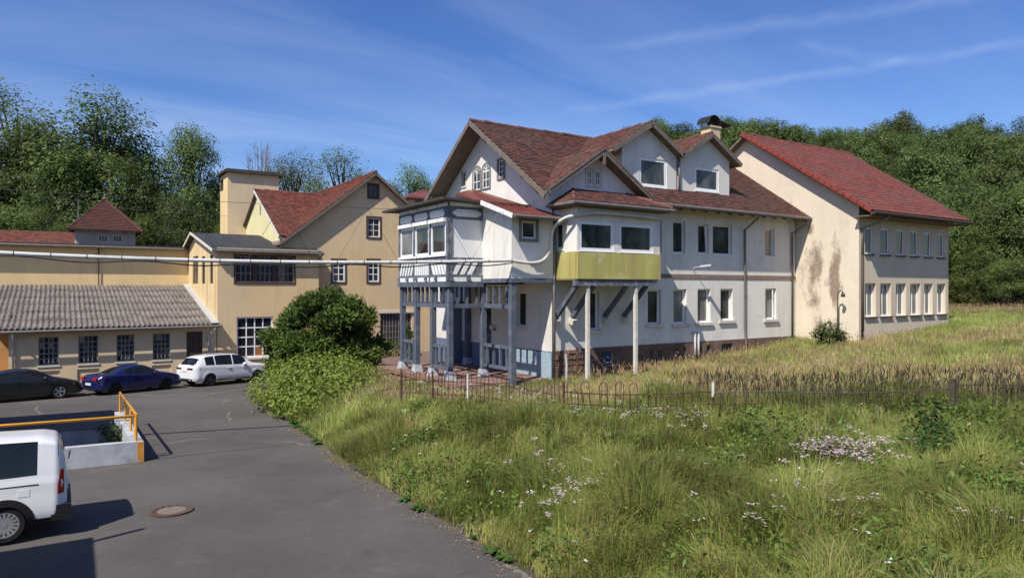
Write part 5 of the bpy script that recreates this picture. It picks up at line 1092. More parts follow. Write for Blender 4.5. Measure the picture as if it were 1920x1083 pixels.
    for endi, nm in ((0, 'rear_panel'), (ns-1, 'front_panel')):
        q = MB(); q.face(P[endi]); q.build(nm, M[mat], V)
    q = MB()                                            # dark underbody behind the arches
    q.wbox(-Lc/2+0.25, Lc/2-0.25, -Wc/2+0.28, Wc/2-0.28, zbot-0.02, min(zb.max()-0.2, 0.8)); q.build('underbody', M['trim'], V)
    for w_ in wx:
        for sgn in (-1, 1):
            y = sgn*(Wc/2-0.13); tyre = MB().lathe((w_, y, rw), (0, sgn, 0), [(rw*0.68, -0.10), (rw*0.93, -0.11), (rw, -0.07), (rw, 0.07), (rw*0.93, 0.11), (rw*0.70, 0.105), (rw*0.66, 0.07)], 30).build('wheel', M['tyre'], V, smooth=False)
            q = MB(); q.lathe((w_, y, rw), (0, sgn, 0), [(rw*0.69, 0.06), (rw*0.69, 0.10), (rw*0.62, 0.10), (rw*0.60, 0.05)], 30); q.lathe((w_, y, rw), (0, sgn, 0), [(rw*0.17, 0.03), (rw*0.17, 0.10)], 12)
            for k in range(spokes):
                t = 2*math.pi*k/spokes; dx_, dz_ = math.cos(t), math.sin(t); q.beam((w_+dx_*rw*0.1, y+sgn*0.08, rw+dz_*rw*0.1), (w_+dx_*rw*0.64, y+sgn*0.085, rw+dz_*rw*0.64), 0.045 if spokes > 8 else 0.075, 0.03, up=(0, 1, 0))
            q.build('rim', M[rim], tyre); MB().lathe((w_, y, rw), (0, sgn, 0), [(rw*0.66, 0.0), (rw*0.66, 0.03)], 24).build('brake_disc', M['trim'], tyre)
    def surf(x, z): i = int(np.argmin(np.abs(xs-x))); r_ = np.array(rings[i]); m = np.array([k in 'sg' for k in kinds]); return float(np.interp(z, r_[m][:, 1], r_[m][:, 0]))
    V.rotation_mode = 'QUATERNION'; z = float(road_z(loc[0], loc[1]))+0.006
    nrm = slope_n; fx = Vector((math.cos(yaw), math.sin(yaw), 0)); fx = (fx-nrm*fx.dot(nrm)).normalized(); fy = nrm.cross(fx)
    V.rotation_quaternion = Matrix((fx, fy, nrm)).transposed().to_quaternion(); V.location = (loc[0], loc[1], z)
    for w_ in wx:
        for sgn in (-1, 1):
            q = MB(); ts = np.linspace(-0.12, math.pi+0.12, 22); r0, r1 = rw*arch-0.05, rw*arch+(0.075 if cladding else 0.05)
            for t0, t1 in zip(ts[:-1], ts[1:]):
                c4 = [(w_+r*math.cos(t), rw+r*math.sin(t)) for r, t in ((r0, t0), (r1, t0), (r1, t1), (r0, t1))]
                q.prism([(x, sgn*(surf(x, max(z, zbot+.02))-0.05), z) for x, z in c4], [(x, sgn*(surf(x, max(z, zbot+.02))+0.012), z) for x, z in c4])
            q.build('wheel_arch', M['trim' if cladding else mat], V)
    return V, surf
def vbox(V, name, mat, x0, x1, y0, y1, z0, z1): return MB().wbox(x0, x1, y0, y1, z0, z1).build(name, M[mat], V)
def patch(V, surf, name, mat, pts, sgn, off=0.008, th=0.03):
    """a plate following the flank through (x, z) points"""
    a = [(x, sgn*(surf(x, z)-th), z) for x, z in pts]; b_ = [(x, sgn*(surf(x, z)+off), z) for x, z in pts]; q = MB(); q.prism(a, b_); return q.build(name, M[mat], V)
d2r = math.radians
# white SUV
V1, sf = vehicle('parked_suv', 'white SUV parked by the big white-framed window, rear towards the blue car', 'car', (8.0, 42.75), d2r(22), 4.92, 2.0,
  [(-2.46, .98), (-2.42, 1.08), (-2.30, 1.22), (-1.98, 1.60), (-1.7, 1.68), (-.9, 1.745), (-.1, 1.75), (.45, 1.70), (1.22, 1.20), (1.5, 1.13), (2.05, 1.04), (2.36, .92), (2.46, .68)],
  [(-2.46, .97), (-2.3, 1.12), (-1.5, 1.11), (0, 1.06), (1.2, 1.04), (1.7, 1.02), (2.2, .92), (2.46, .66)], 2.97, -1.50, .375, (.48, 1.2), (-2.32, -2.0), [(-1.75, -1.22), (-1.16, -.12), (-.06, .78)], 'carwhite', 'alloydark', 5, roofw=.72, zbot=.27)
for s in (-1, 1):
    patch(V1, sf, 'tail_light', 'darklight', [(-2.44, .94), (-2.08, .97), (-2.10, 1.07), (-2.42, 1.06)], s); vbox(V1, 'tail_light_inner', 'darklight', -2.475, -2.43, min(s*.3, s*.78), max(s*.3, s*.78), .95, 1.05)
    MB().lathe((.62, s*1.02, 1.12), (1, 0, 0), [(.05, -.12), (.10, -.06), (.11, .03), (.06, .1)], 10).build('mirror', M['carwhite'], V1, smooth=True)
    patch(V1, sf, 'rocker_trim', 'trim', [(-1.05, .28), (1.0, .28), (1.0, .36), (-1.05, .36)], s); MB().tube([(-1.6, s*.66, 1.72), (-1.5, s*.67, 1.755), (.2, s*.68, 1.765), (.35, s*.67, 1.735)], .018, 6).build('roof_rail', M['trim'], V1)
    for x in (-.35, .6): patch(V1, sf, 'door_handle', 'carwhite', [(x-.12, .93), (x+.1, .93), (x+.1, .97), (x-.12, .97)], s, .03)
vbox(V1, 'rear_diffuser', 'trim', -2.49, -2.3, -.75, .75, .34, .46); vbox(V1, 'number_plate', 'plate', -2.485, -2.45, -.26, .26, .82, .93); vbox(V1, 'exhaust_tip', 'alloy', -2.50, -2.3, -.72, -.52, .36, .43)
# blue coupe
V2, sf = vehicle('parked_coupe', 'dark blue coupe parked before the shed, between the black car and the SUV', 'car', (3.2, 41.1), d2r(24), 4.45, 1.78,
  [(-2.22, .70), (-2.17, .92), (-1.95, 1.0), (-1.45, 1.03), (-.85, 1.30), (-.3, 1.40), (.1, 1.40), (.4, 1.34), (1.1, .98), (1.5, .92), (2.0, .78), (2.22, .52)],
  [(-2.22, .69), (-1.95, .95), (-1.2, .96), (0, .92), (1.1, .90), (1.5, .86), (2.0, .74), (2.22, .50)], 2.62, -1.35, .325, (.42, 1.05), (-1.45, -.82), [(-.85, -.42), (-.36, .72)], 'carblue', 'trim', 7, roofw=.68, zbot=.20)
for s in (-1, 1):
    patch(V2, sf, 'tail_light', 'redlight', [(-2.19, .72), (-1.9, .78), (-1.88, .92), (-2.16, .90)], s); vbox(V2, 'tail_light_inner', 'redlight', -2.235, -2.18, min(s*.42, s*.74), max(s*.42, s*.74), .74, .88); MB().lathe((.62, s*.93, .98), (1, 0, 0), [(.04, -.1), (.08, -.05), (.09, .03), (.04, .08)], 10).build('mirror', M['carblue'], V2, smooth=True)
    patch(V2, sf, 'door_handle', 'carblue', [(-.45, .82), (-.25, .82), (-.25, .86), (-.45, .86)], s, .03)
vbox(V2, 'number_plate', 'plate', -2.245, -2.2, -.26, .26, .50, .61); vbox(V2, 'rear_bumper_trim', 'trim', -2.24, -2.1, -.7, .7, .26, .36)
# black saloon
V3, sf = vehicle('parked_saloon', 'black saloon with silver rims parked at the left edge of the drive', 'car', (-1.55, 40.0), d2r(14), 4.75, 1.84,
  [(-2.37, .72), (-2.3, 1.0), (-1.9, 1.06), (-1.5, 1.1), (-.9, 1.38), (-.3, 1.46), (.2, 1.45), (.6, 1.36), (1.3, 1.0), (1.6, .95), (2.1, .82), (2.37, .55)],
  [(-2.37, .71), (-2.1, .98), (-1.2, .99), (0, .95), (1.3, .93), (1.7, .88), (2.1, .78), (2.37, .53)], 2.80, -1.45, .34, (.58, 1.28), (-1.5, -.92), [(-1.25, -.62), (-.56, .2), (.26, .95)], 'carblack', 'alloy', 5, roofw=.68, zbot=.20)
for s in (-1, 1):
    patch(V3, sf, 'headlight', 'clearlight', [(1.95, .64), (2.30, .60), (2.28, .70), (1.9, .76)], s); MB().lathe((.78, s*.97, 1.02), (1, 0, 0), [(.04, -.1), (.08, -.05), (.09, .03), (.04, .08)], 10).build('mirror', M['carblack'], V3, smooth=True); patch(V3, sf, 'door_handle', 'carblack', [(-.35, .86), (-.15, .86), (-.15, .9), (-.35, .9)], s, .03)
# white van
V4, sf = vehicle('parked_van', 'white high-roofed van cut by the left edge, nearest vehicle on the drive', 'van', (-2.1, 16.32), d2r(180), 4.40, 1.85,
  [(-2.20, .95), (-2.185, 1.25), (-2.13, 1.62), (-2.02, 1.78), (-1.8, 1.83), (-.5, 1.86), (.3, 1.84), (.7, 1.74), (1.35, 1.24), (1.6, 1.16), (2.0, 1.02), (2.2, .66)],
  [(-2.20, .93), (-2.1, 1.10), (0, 1.06), (1.3, 1.05), (1.6, 1.02), (2.0, .92), (2.2, .64)], 2.785, -1.25, .33, (.68, 1.32), (-2.19, -2.10), [(-1.72, -.60), (-.5, .32), (.38, 1.05)], 'carwhite', 'alloy', 16, roofw=.84, zbot=.25, arch=1.16, endr=.22, cladding=.40)
for s in (-1, 1):
    patch(V4, sf, 'tail_light', 'redlight', [(-2.15, .78), (-2.05, .78), (-2.05, .9), (-2.06, 1.0), (-2.07, 1.1), (-2.09, 1.22), (-2.14, 1.22), (-2.145, 1.1), (-2.15, 1.0), (-2.15, .9)], s, .015); patch(V4, sf, 'door_track', 'trim', [(-1.75, .985), (-.45, .985), (-.45, 1.005), (-1.75, 1.005)], s, .006); MB().lathe((.95, s*1.0, 1.12), (1, 0, 0), [(.05, -.1), (.11, -.05), (.12, .03), (.06, .09)], 10).build('mirror', M['trim'], V4, smooth=True)
    patch(V4, sf, 'seam', 'trim', [(-.475, .42), (-.468, .42), (-.468, 1.06), (-.475, 1.06)], s, .002); patch(V4, sf, 'seam', 'trim', [(-2.05, .5), (-2.043, .5), (-2.043, 1.7), (-2.05, 1.7)], s, .002)
    patch(V4, sf, 'fuel_flap', 'carwhite', [(-1.62, .80), (-1.44, .80), (-1.44, .93), (-1.62, .93)], s, .006); patch(V4, sf, 'door_handle', 'trim', [(-.65, .88), (-.5, .88), (-.5, .92), (-.65, .92)], s, .03)
vbox(V4, 'rear_bumper', 'trim', -2.27, -1.95, -.90, .90, .30, .58); MB().tube([(-2.22, .1, 1.28), (-2.24, .5, 1.5), (-2.22, .62, 1.45)], .012, 5).build('rear_wiper', M['trim'], V4); vbox(V4, 'number_plate', 'plate', -2.225, -2.2, -.26, .26, .72, .83)


# ------------------------------------------------------------------ hooped iron fence
def post_pt(px, Y): d = ray(px, 541); p = CAM+d*Y; return np.array([p[0], p[1]])
fp = [post_pt(752, 23.6), post_pt(811, 22.2), post_pt(877, 21.0), post_pt(1057, 19.2), post_pt(1337, 18.0), post_pt(1560, 17.5), post_pt(1787, 17.3), post_pt(1960, 17.2)]
hoopm = None
def fence(name, label, a, c, spac, zoff, lean, hoopw, rail=True, base_sink=0.0, hh=0.95, bottom=True, rr=0.017, hr=0.0125, fm='rust'):
    e = empty(name, (a[0], a[1], float(terr_z(*a))), label=label, cat='fence', group='rusty fence along the bank'); ln = np.linalg.norm(c-a); d = (c-a)/ln; nrm = np.array([-d[1], d[0]]); n = int(ln/spac); g = rs(int(ln*100))
    def P3(s, h, o=0.0): p = a+d*s+nrm*(lean*h+o); return np.array([p[0], p[1], float(terr_z(*(a+d*s)))+h+zoff+0.12])
    if rail:
        MB().tube([P3(s, hh-0.28) for s in np.linspace(0, ln, 8)], rr, 5).build('rail', M[fm], e)
        if bottom: MB().tube([P3(s, 0.25) for s in np.linspace(0, ln, 8)], rr, 5).build('rail', M[fm], e)
    for i in range(n):
        s = (i+0.5)*ln/n-hoopw/2; dz = g.normal(0, 0.03); tl = g.normal(0, 0.06)
        arc = [P3(s+hoopw/2-hoopw/2*math.cos(t)+tl*(hh-0.1), hh-hoopw/2+hoopw/2*math.sin(t)*1.15+dz) for t in np.linspace(0, math.pi, 9)]
        MB().tube([P3(s, 0.02)]+arc+[P3(s+hoopw, 0.02)], hr, 5).build('hoop', M[fm], e)
    return e, P3
f1, P3 = fence('iron_fence', 'rusty hooped fence panel standing on the bank before the porch', fp[0], fp[3], 0.33, -0.02, 0.0, 0.17)
for p, m, h in ((fp[0], 'rust', 1.15), (fp[1], 'rust', 1.15), (fp[2], 'whitepipe', 1.1)): z = float(terr_z(*p)); MB().tube([(p[0], p[1], z-0.2), (p[0], p[1], z+h)], 0.03, 6).build('post', M[m], f1)
f2, P3 = fence('iron_fence', 'rusty hooped fence panel between the stone-grey post and the red-white post', fp[3], fp[4], 0.42, 0.05, 0.0, 0.22, hh=1.0)
for p, m, h in ((fp[3], 'rust', 1.15), (fp[4], 'rust', 1.1)): z = float(terr_z(*p)); MB().tube([(p[0], p[1], z-0.2), (p[0], p[1], z+h)], 0.035, 6).build('post', M[m], f2)
p = fp[4]; z = float(terr_z(*p)); MB().tube([(p[0], p[1], z+0.75), (p[0], p[1], z+1.12)], 0.038, 6).build('post_sleeve', M['cream_sill'], f2)
f2b, P3 = fence('iron_fence', 'loose fence panel leaning over the brambles in front of the fence', fp[3]+np.array([-0.15, -0.45]), fp[4]+np.array([-0.25, -0.5]), 0.36, -0.12, -0.45, 0.18, hh=0.98)
f3, P3 = fence('iron_fence', 'overgrown hooped fence run right of the red-white post', fp[4], fp[6], 0.62, 0.0, 0.0, 0.30, hh=1.02, bottom=False, rr=0.012, hr=0.012, fm='wire'); f4, P3 = fence('iron_fence', 'overgrown hooped fence run cut by the right edge', fp[6], fp[7], 0.55, 0.0, 0.0, 0.34, hh=1.1, bottom=False, rr=0.012, hr=0.012, fm='wire')
p = fp[6]; z = float(terr_z(*p)); MB().wbox(p[0]-0.06, p[0]+0.06, p[1]-0.06, p[1]+0.06, z-0.2, z+1.1).build('post', M['bark'], f3)

# garden chairs under the bay
def chair(name, label, u, v, rot):
    e = empty(name, (0, 0, 0), label=label, cat='chair', group='garden chairs under the bay'); q = MB(); q.slab([(-.24, -.22, .42), (.24, -.22, .42), (.22, .24, .40), (-.22, .24, .40)], .03); q.build('seat', M['chair'], e)
    q = MB(); pr = [(-.23, .24, .42), (.23, .24, .42), (.24, .36, .85), (.12, .38, .92), (-.12, .38, .92), (-.24, .36, .85)]; q.prism(pr, [(x, y+.03, z) for x, y, z in pr]); q.build('backrest', M['chair'], e)
    for x in (-.22, .22):
        for y in (-.2, .22): MB().tube([(x*1.12, y*1.15, 0), (x, y, .42)], .022, 6).build('leg', M['chair'], e)
        MB().tube([(x*1.2, -.2, .40), (x*1.25, -.2, .64), (x*1.2, .3, .66)], .022, 6).build('armrest', M['chair'], e)
    e.location = (u, v, float(terr_z(u, v))); e.rotation_euler = (0, 0, rot)
chair('garden_chair', 'navy plastic garden chair under the yellow bay, nearer the corner', 17.5, 20.95, 0.3); chair('garden_chair', 'navy plastic garden chair under the yellow bay, farther from the corner', 18.35, 21.0, -0.35)
for i, (u, h) in enumerate(((16.35, 1.0), (16.9, 1.2))):
    z = float(terr_z(u, 21.2)); o = MB().tube([(u, 21.25, z-0.1), (u+0.02, 21.25, z+h*0.55), (u, 21.28, z+h)], 0.05, 7).build('pipe_stub', M['zinc_white'] if i == 0 else M['rust']); setp(o, ('grey weathered pipe stub standing at the house corner', 'rusty pipe stub standing just right of the grey one')[i], 'pipe')
# ------------------------------------------------------------------ foliage helpers
def leaves(cen, size, g, up=0.45, asp=0.55, jit=0.35, outn=None):
    """one leaf-shaped quad per centre, random orientation leaning upwards"""
    n = len(cen); nrm = g.normal(0, 1, (n, 3)); nrm[:, 2] = np.abs(nrm[:, 2])*1.0+up
    if outn is not None: nrm = nrm*0.55+outn*1.0
    nrm /= np.linalg.norm(nrm, axis=1)[:, None]
    t = g.normal(0, 1, (n, 3)); t -= nrm*np.sum(t*nrm, 1)[:, None]; t /= np.linalg.norm(t, axis=1)[:, None]; b_ = np.cross(nrm, t)
    L_ = (size*(1+g.normal(0, jit, n)).clip(0.4, 2))[:, None]; W_ = L_*asp
    v = np.stack([cen-t*L_/2, cen+b_*W_/2+t*L_*0.05, cen+t*L_/2+nrm*L_*-0.1, cen-b_*W_/2+t*L_*0.05], 1).reshape(-1, 3); return v, np.arange(4*n).reshape(n, 4)
def ell(n, g, shell=0.5):
    p = g.normal(0, 1, (n, 3)); p /= np.linalg.norm(p, axis=1)[:, None]; return p*(g.uniform(shell**3, 1, n)**(1/3))[:, None]
def vcol(c1, c2, n, rep, g): k = g.rand(n)[:, None]; return np.repeat(np.array(c1)*(1-k)+np.array(c2)*k, rep, axis=0)
def tree_mesh(seed, h, r, lobes, per, lsize, c1, c2, base=0.25, airy=0.0, flat=0.75, yellow=0.0):
    """trunk with limbs, crown of many leaf clumps grouped in uneven lobes"""
    g = rs(seed); cz = h*(base+(1-base)/2); tb = MB(); cl = []
    lob = ell(lobes, g, 0.45); lob = lob*np.array([r*0.78, r*0.78, h*(1-base)/2*0.82])+np.array([0, 0, cz]); lob[:, 0] *= 1-0.35*np.clip((lob[:, 2]-cz)/(h*(1-base)/2), 0, 1); lob[:, 1] *= 1-0.35*np.clip((lob[:, 2]-cz)/(h*(1-base)/2), 0, 1)
    tr = h*0.018+0.06; bend = g.normal(0, 0.03*h, (3, 2)); pts = [(0, 0, -0.6), (bend[0][0]*.3, bend[0][1]*.3, h*0.3), (bend[1][0]*.5, bend[1][1]*.5, h*0.6), (bend[2][0]*.6, bend[2][1]*.6, h*0.78)]
    tb.tube(pts, [tr*1.3, tr, tr*0.6, tr*0.15], 7)
    for c in lob:
        z0 = max(h*base*0.8, c[2]-r*0.8); k = z0/h; st = np.array([bend[0][0]*.5*k, bend[0][1]*.5*k, z0]); md = (st+c)/2+np.array([0, 0, -0.05*h]); tb.tube([st, md, c], [tr*0.5*(1.1-k), tr*0.28, tr*0.07], 5)
        lr = r*g.uniform(0.30, 0.46); nc = int(per*g.uniform(0.7, 1.3)); cc = c+ell(nc, g, 0.35)*lr*np.array([1, 1, flat]); tint = g.uniform(0.75, 1.3); nl = 9 if airy == 0 else 7
        L_ = np.repeat(cc, nl, 0)+g.normal(0, lr*0.13, (nc*nl, 3)); kk = np.repeat(g.rand(nc), nl); col = (np.array(c1)*(1-kk[:, None])+np.array(c2)*kk[:, None])*tint
        if yellow: col *= 1+yellow*np.array([0.5, 0.2, -0.2])*g.rand()
        on = (L_-c)/lr*0.8+(c-np.array([0, 0, cz]))/r*0.5; cl.append((L_, col, on))
    cen = np.vstack([a[0] for a in cl]); col = np.vstack([a[1] for a in cl]); v, f = leaves(cen, lsize, g, outn=np.vstack([a[2] for a in cl])); me = npmesh(None, v, f, None, col=np.repeat(col, 4, 0)); me.materials.append(M['leaf']); me.name = 'crown'
    tm = tb.mesh('trunk'); tm.materials.append(M['bark']); return tm, me
def put_tree(name, meshes, x, y, z, s, rot, label, cat='tree', group=None, sz=None):
    e = empty(name, (0, 0, 0), label=label, cat=cat, group=group); e.location = (x, y, z); e.scale = (s, s, sz or s); e.rotation_euler = (0, 0, rot); link('trunk', meshes[0], e); link('crown', meshes[1], e); return e
G1, G2 = (0.060, 0.100, 0.026), (0.135, 0.185, 0.048)
TA = [tree_mesh(100+i, 14, 4.2, 40, 95, 0.175, G1, G2, 0.16) for i in range(4)]
TB = [tree_mesh(120+i, 16, 4.4, 32, 62, 0.16, (0.075, 0.10, 0.030), (0.13, 0.17, 0.055), 0.26, airy=1) for i in range(3)]
TC = [tree_mesh(140+i, 9, 4.0, 30, 80, 0.16, (0.07, 0.105, 0.025), (0.15, 0.19, 0.05), 0.06) for i in range(3)]
def at(px, Y): d = ray(px, 541); return CAM[0]+d[0]*Y, CAM[1]+d[1]*Y
g = rs(77)
def tree_px(px, ytop, Y, kind, i, label, zb=None, name='broadleaf_tree', wid=1.0, group=None):
    x, y = at(px, Y); z = zb if zb is not None else float(terr_z(x, y)); ht = CH+(541-ytop+(22 if ytop < 340 else 8))/FOC*Y-z; base = {'A': (TA, 14), 'B': (TB, 16), 'C': (TC, 9)}[kind]; s = ht/base[1]
    return put_tree(name, base[0][i], x, y, z, s*wid, g.uniform(0, 6), label, group=group, sz=s)
LT = [(30, 152, 84, 'B', 0, 'tall airy pale-leaved tree at the left edge behind the dense ones', 0.95), (62, 212, 76, 'A', 0, 'dense dark tree left of the tallest dense tree', 0.95), (182, 176, 79, 'A', 1, 'tallest dense tree, right above the turret', 1.05), (-15, 260, 74, 'A', 2, 'dense tree cut by the left edge', 1.0), (118, 290, 72, 'A', 3, 'bushy tree in front of the gap above the turret mast', 0.8),
      (240, 300, 76, 'A', 2, 'lower dark tree right of the tallest one', 0.7), (285, 302, 82, 'B', 1, 'small feathery tree between two tall trees', 0.8), (362, 242, 80, 'A', 3, 'tall dark tree standing left of the square tower', 0.62), (392, 330, 84, 'A', 0, 'dark tree touching the square tower', 0.62), (330, 360, 74, 'A', 1, 'low dark tree behind the hall roof right of the turret', 0.9),
      (555, 282, 92, 'B', 1, 'airy tree left of the pair above the red roof', 0.85), (640, 280, 92, 'B', 2, 'airy tree right of the pair above the red roof', 1.1), (690, 330, 96, 'B', 0, 'rounded tree top behind the ochre gable apex', 1.1), (772, 322, 96, 'A', 1, 'bright tree behind the far house', 0.9), (735, 345, 100, 'A', 2, 'low tree between ochre gable and far house', 0.9)]
for (px, yt, Y, k, i, lb, wd) in LT: tree_px(px, yt, Y, k, i, lb, wid=wd)
for j, (px, yt, Y) in enumerate(((18, 382, 66), (78, 395, 66), (125, 415, 67), (285, 400, 68), (420, 420, 72))):
    tree_px(px, yt, Y, 'C', j % 3, ('rounded light-green shrub at the left edge above the hall', 'rounded light-green shrub second from left above the hall', 'low shrub beside the thin mast', 'low shrub right of the turret', 'low shrub beside the tower foot')[j], zb=6.0, name='shrub', wid=1.0)
# bare young tree above the tower
def bare_tree(name, label, px, Y, ytop, zb, spread, seed):
    x, y = at(px, Y); ht = CH+(541-ytop)/FOC*Y-zb; e = empty(name, (0, 0, 0), label=label, cat='tree'); e.location = (x, y, zb); g = rs(seed); q = MB(); q.tube([(0, 0, 0), (0, 0, ht*.6)], [.16, .06], 6); q.build('trunk', M['twig'], e); q = MB()
    for k in range(34):
        z0 = ht*g.uniform(.35, .62); a = g.uniform(0, 6.28); l = g.uniform(.5, 1)*spread; t = np.array([math.cos(a)*l, math.sin(a)*l, ht*g.uniform(.72, 1.0)]); m_ = np.array([t[0]*.6, t[1]*.6, (z0+t[2])/2]); q.tube([(0, 0, z0), m_, t], [.05, .03, .012], 4, caps=False)
        for j in range(4): s = g.uniform(.3, .9); c = m_*(1-s)+t*s; q.tube([c, c+np.array([g.normal(0, .5), g.normal(0, .5), g.uniform(.5, 1.3)])], [.022, .008], 3, caps=False)
    q.build('crown', M['twig'], e)
M['twig'] = plain('grey_twig', (0.22, 0.18, 0.16), 0.9, 0.3, 3)
bare_tree('bare_tree', 'leafless young tree rising above the square tower', 488, 84, 262, 7, 1.7, 5)
# forest on the hillside
g = rs(21); FT_ = [tree_mesh(160+i, 13, 5.0, 26, 75, 0.255, (0.062, 0.096, 0.028), (0.125, 0.162, 0.046), 0.10) for i in range(5)]; placed = []
FTL = [tree_mesh(170+i, 13, 4.8, 26, 75, 0.255, (0.085, 0.112, 0.032), (0.145, 0.175, 0.052), 0.10) for i in range(2)]
for Y in np.concatenate([np.arange(56, 100, 6.5), np.arange(100, 175, 8.0)]):
    step = 6.2/Y*FOC
    for px in np.arange(1180, 2080, step):
        pxx = px+g.uniform(-.4, .4)*step; x, y = at(pxx, Y+g.uniform(-2.5, 2.5)); u = x
        if u < 47 and Y < 80: continue
        if x < 47: continue
        z = float(terr_z(x, y))
        light = g.rand() < 0.2; ms = FTL[g.randint(2)] if light else FT_[g.randint(5)]; s = g.uniform(0.7, 1.12)*(0.72 if Y < 66 else 1)
        put_tree('forest_tree', ms, x, y, z-0.3, s, g.uniform(0, 6.28), 'broadleaf tree standing in the hillside forest', group='trees of the hillside forest', sz=s*g.uniform(0.85, 1.15))
g = rs(55)
for k in range(34):                                    # trees lining the meadow on the near side, mirrored in the window panes
    u = g.uniform(22, 120); v = -0.16*u-g.uniform(14, 30); s = g.uniform(0.8, 1.25); put_tree('meadow_tree', FT_[g.randint(5)], u, v, float(terr_z(u, v))-0.3, s, g.uniform(0, 6.28), 'broadleaf tree lining the meadow beyond the right edge of the frame', group='trees beyond the right edge')
n_forest = len([o for o in C.objects if o.name.startswith('forest_tree')]); print('forest', n_forest)
bare_tree('bare_tree', 'dead pale tree standing in the hillside forest', 1768, 92, 325, 12, 1.6, 14)
g = rs(5)
EDGE = ((1800, 400, 58), (1850, 430, 55), (1898, 385, 56), (1940, 340, 56), (1825, 480, 54), (1880, 490, 52), (1925, 480, 51), (1795, 520, 55))
for j, (px, yt, Y) in enumerate(EDGE):
    x, y = at(px, Y); tree_px(px, yt, Y, 'C', j % 3, 'bushy light-green tree at the foot of the hillside, right of the annex', name='edge_tree', wid=1.0, group='bushy trees at the meadow edge')

# ------------------------------------------------------------------ garden shrubs
def bush(name, label, lob, leaf, per, c1, c2, seed, asp=0.55, mat='leaf', cat='shrub', up=0.45, shell=0.7):
    """lob: list of (x, y, z, rx, ry, rz) lobes in world space"""
    g = rs(seed); l0 = lob[0]; e = empty(name, (l0[0], l0[1], float(terr_z(l0[0], l0[1]))), label=label, cat=cat); tb = MB(); cs, cl, ons = [], [], []
    for (x, y, z, rx, ry, rz) in lob:
        n = int(per*(rx*ry+rx*rz+ry*rz)/3); p = ell(n, g, shell)*np.array([rx, ry, rz])*(1+0.10*np.sin(g.rand()*9+ell(n, g)[:, :1]*3)); p = p+np.array([x, y, z]); gz0 = terr_z(p[:, 0], p[:, 1])+0.03; p = p[p[:, 2] > gz0]; n = len(p); p += g.normal(0, leaf*0.8, p.shape)
        k = g.rand(n)[:, None]; tint = 0.85+0.3*np.sin(p[:, :1]*2.3+p[:, 1:2]*1.7+p[:, 2:]*2.9)*0.5+g.normal(0, .06, (n, 1)); cs.append(p); ons.append((p-np.array([x, y, z]))/np.array([rx, ry, rz])); cl.append((np.array(c1)*(1-k)+np.array(c2)*k)*tint)
        b0 = np.array([l0[0]*.5+x*.5, l0[1]*.5+y*.5, float(terr_z(x, y))-0.1]); tb.tube([b0, (b0+np.array([x, y, z]))/2+g.normal(0, .1, 3), (x, y, z)], [.06, .04, .015], 5)
    cen = np.vstack(cs); v, f = leaves(cen, leaf, g, up=up, asp=asp, outn=np.vstack(ons)*0.8); npmesh('foliage', v, f, M[mat], e, col=np.repeat(np.vstack(cl), 4, 0)); tb.build('stems', M['bark'], e, kind='stuff'); return e
# dark yew: sprays of needles pointing outwards
def yew():
    g = rs(31); x0, y0 = at(612, 33.5); z0 = float(terr_z(x0, y0)); e = empty('yew_bush', (x0, y0, z0), label='large dark green spreading yew before the ochre factory house', cat='bush'); tb = MB(); V_, F_, Cc = [], [], []; n0 = 0
    R_, D_ = RT[:2], FW[:2]
    lob = []
    for k in range(34):
        th = g.uniform(0, 6.28); ph = g.uniform(0.05, 1.0); r = 2.15*math.sqrt(1-(ph-0.30)**2*1.15) if ph > 0.3 else 2.15; r *= g.uniform(0.75, 1.08); lob.append((math.cos(th)*r*1.02, math.sin(th)*r*0.75, 0.15+ph*3.3))
    lob += [(0.15, 0, 3.55), (-0.7, 0, 3.3), (0.9, 0, 3.2), (0.4, 0, 2.9), (-1.3, 0, 2.6), (1.5, 0, 2.5), (0, 0, 2.2), (0, 0, 1.5), (-1, 0, 1.4), (1, 0, 1.4), (-0.5, 0, 0.8), (0.7, 0, 0.8)]
    for (lx, ly, lz) in lob:
        c = np.array([x0+R_[0]*lx+D_[0]*ly, y0+R_[1]*lx+D_[1]*ly, z0+lz]); outd = np.array([c[0]-x0, c[1]-y0, (lz-0.9)*0.7]); outd /= np.linalg.norm(outd)+1e-6; tb.tube([(x0, y0, z0+lz*.3), c], [.05, .02], 4)
        ns = 260; st = c+ell(ns, g, 0.2)*np.array([.72, .72, .42]); dr = outd*1.0+g.normal(0, .45, (ns, 3))+np.array([0, 0, .18]); dr /= np.linalg.norm(dr, axis=1)[:, None]; ln = g.uniform(.22, .5, ns); tint = g.uniform(.8, 1.25)
        m = 9; tt = np.linspace(.05, 1, m); pp = st[:, None, :]+dr[:, None, :]*(tt[None, :, None]*ln[:, None, None]); pp[:, :, 2] -= (tt**2)[None, :]*0.07; pp = pp.reshape(-1, 3); side = g.normal(0, 1, pp.shape); t = np.repeat(dr, m, 0)*0.8+side*0.55; t /= np.linalg.norm(t, axis=1)[:, None]; b_ = np.cross(t, g.normal(0, 1, t.shape)); b_ /= np.linalg.norm(b_, axis=1)[:, None]
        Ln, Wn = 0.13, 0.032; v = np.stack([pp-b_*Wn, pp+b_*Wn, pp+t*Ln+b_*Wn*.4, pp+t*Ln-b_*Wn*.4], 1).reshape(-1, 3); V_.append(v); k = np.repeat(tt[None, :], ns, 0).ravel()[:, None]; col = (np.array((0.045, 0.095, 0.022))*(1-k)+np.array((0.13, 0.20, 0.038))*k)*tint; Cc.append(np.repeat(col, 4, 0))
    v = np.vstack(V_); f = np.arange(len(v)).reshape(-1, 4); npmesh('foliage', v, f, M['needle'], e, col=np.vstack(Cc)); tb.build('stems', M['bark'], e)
yew()
def P_(px, py, Y): return CAM+ray(px, py)*Y
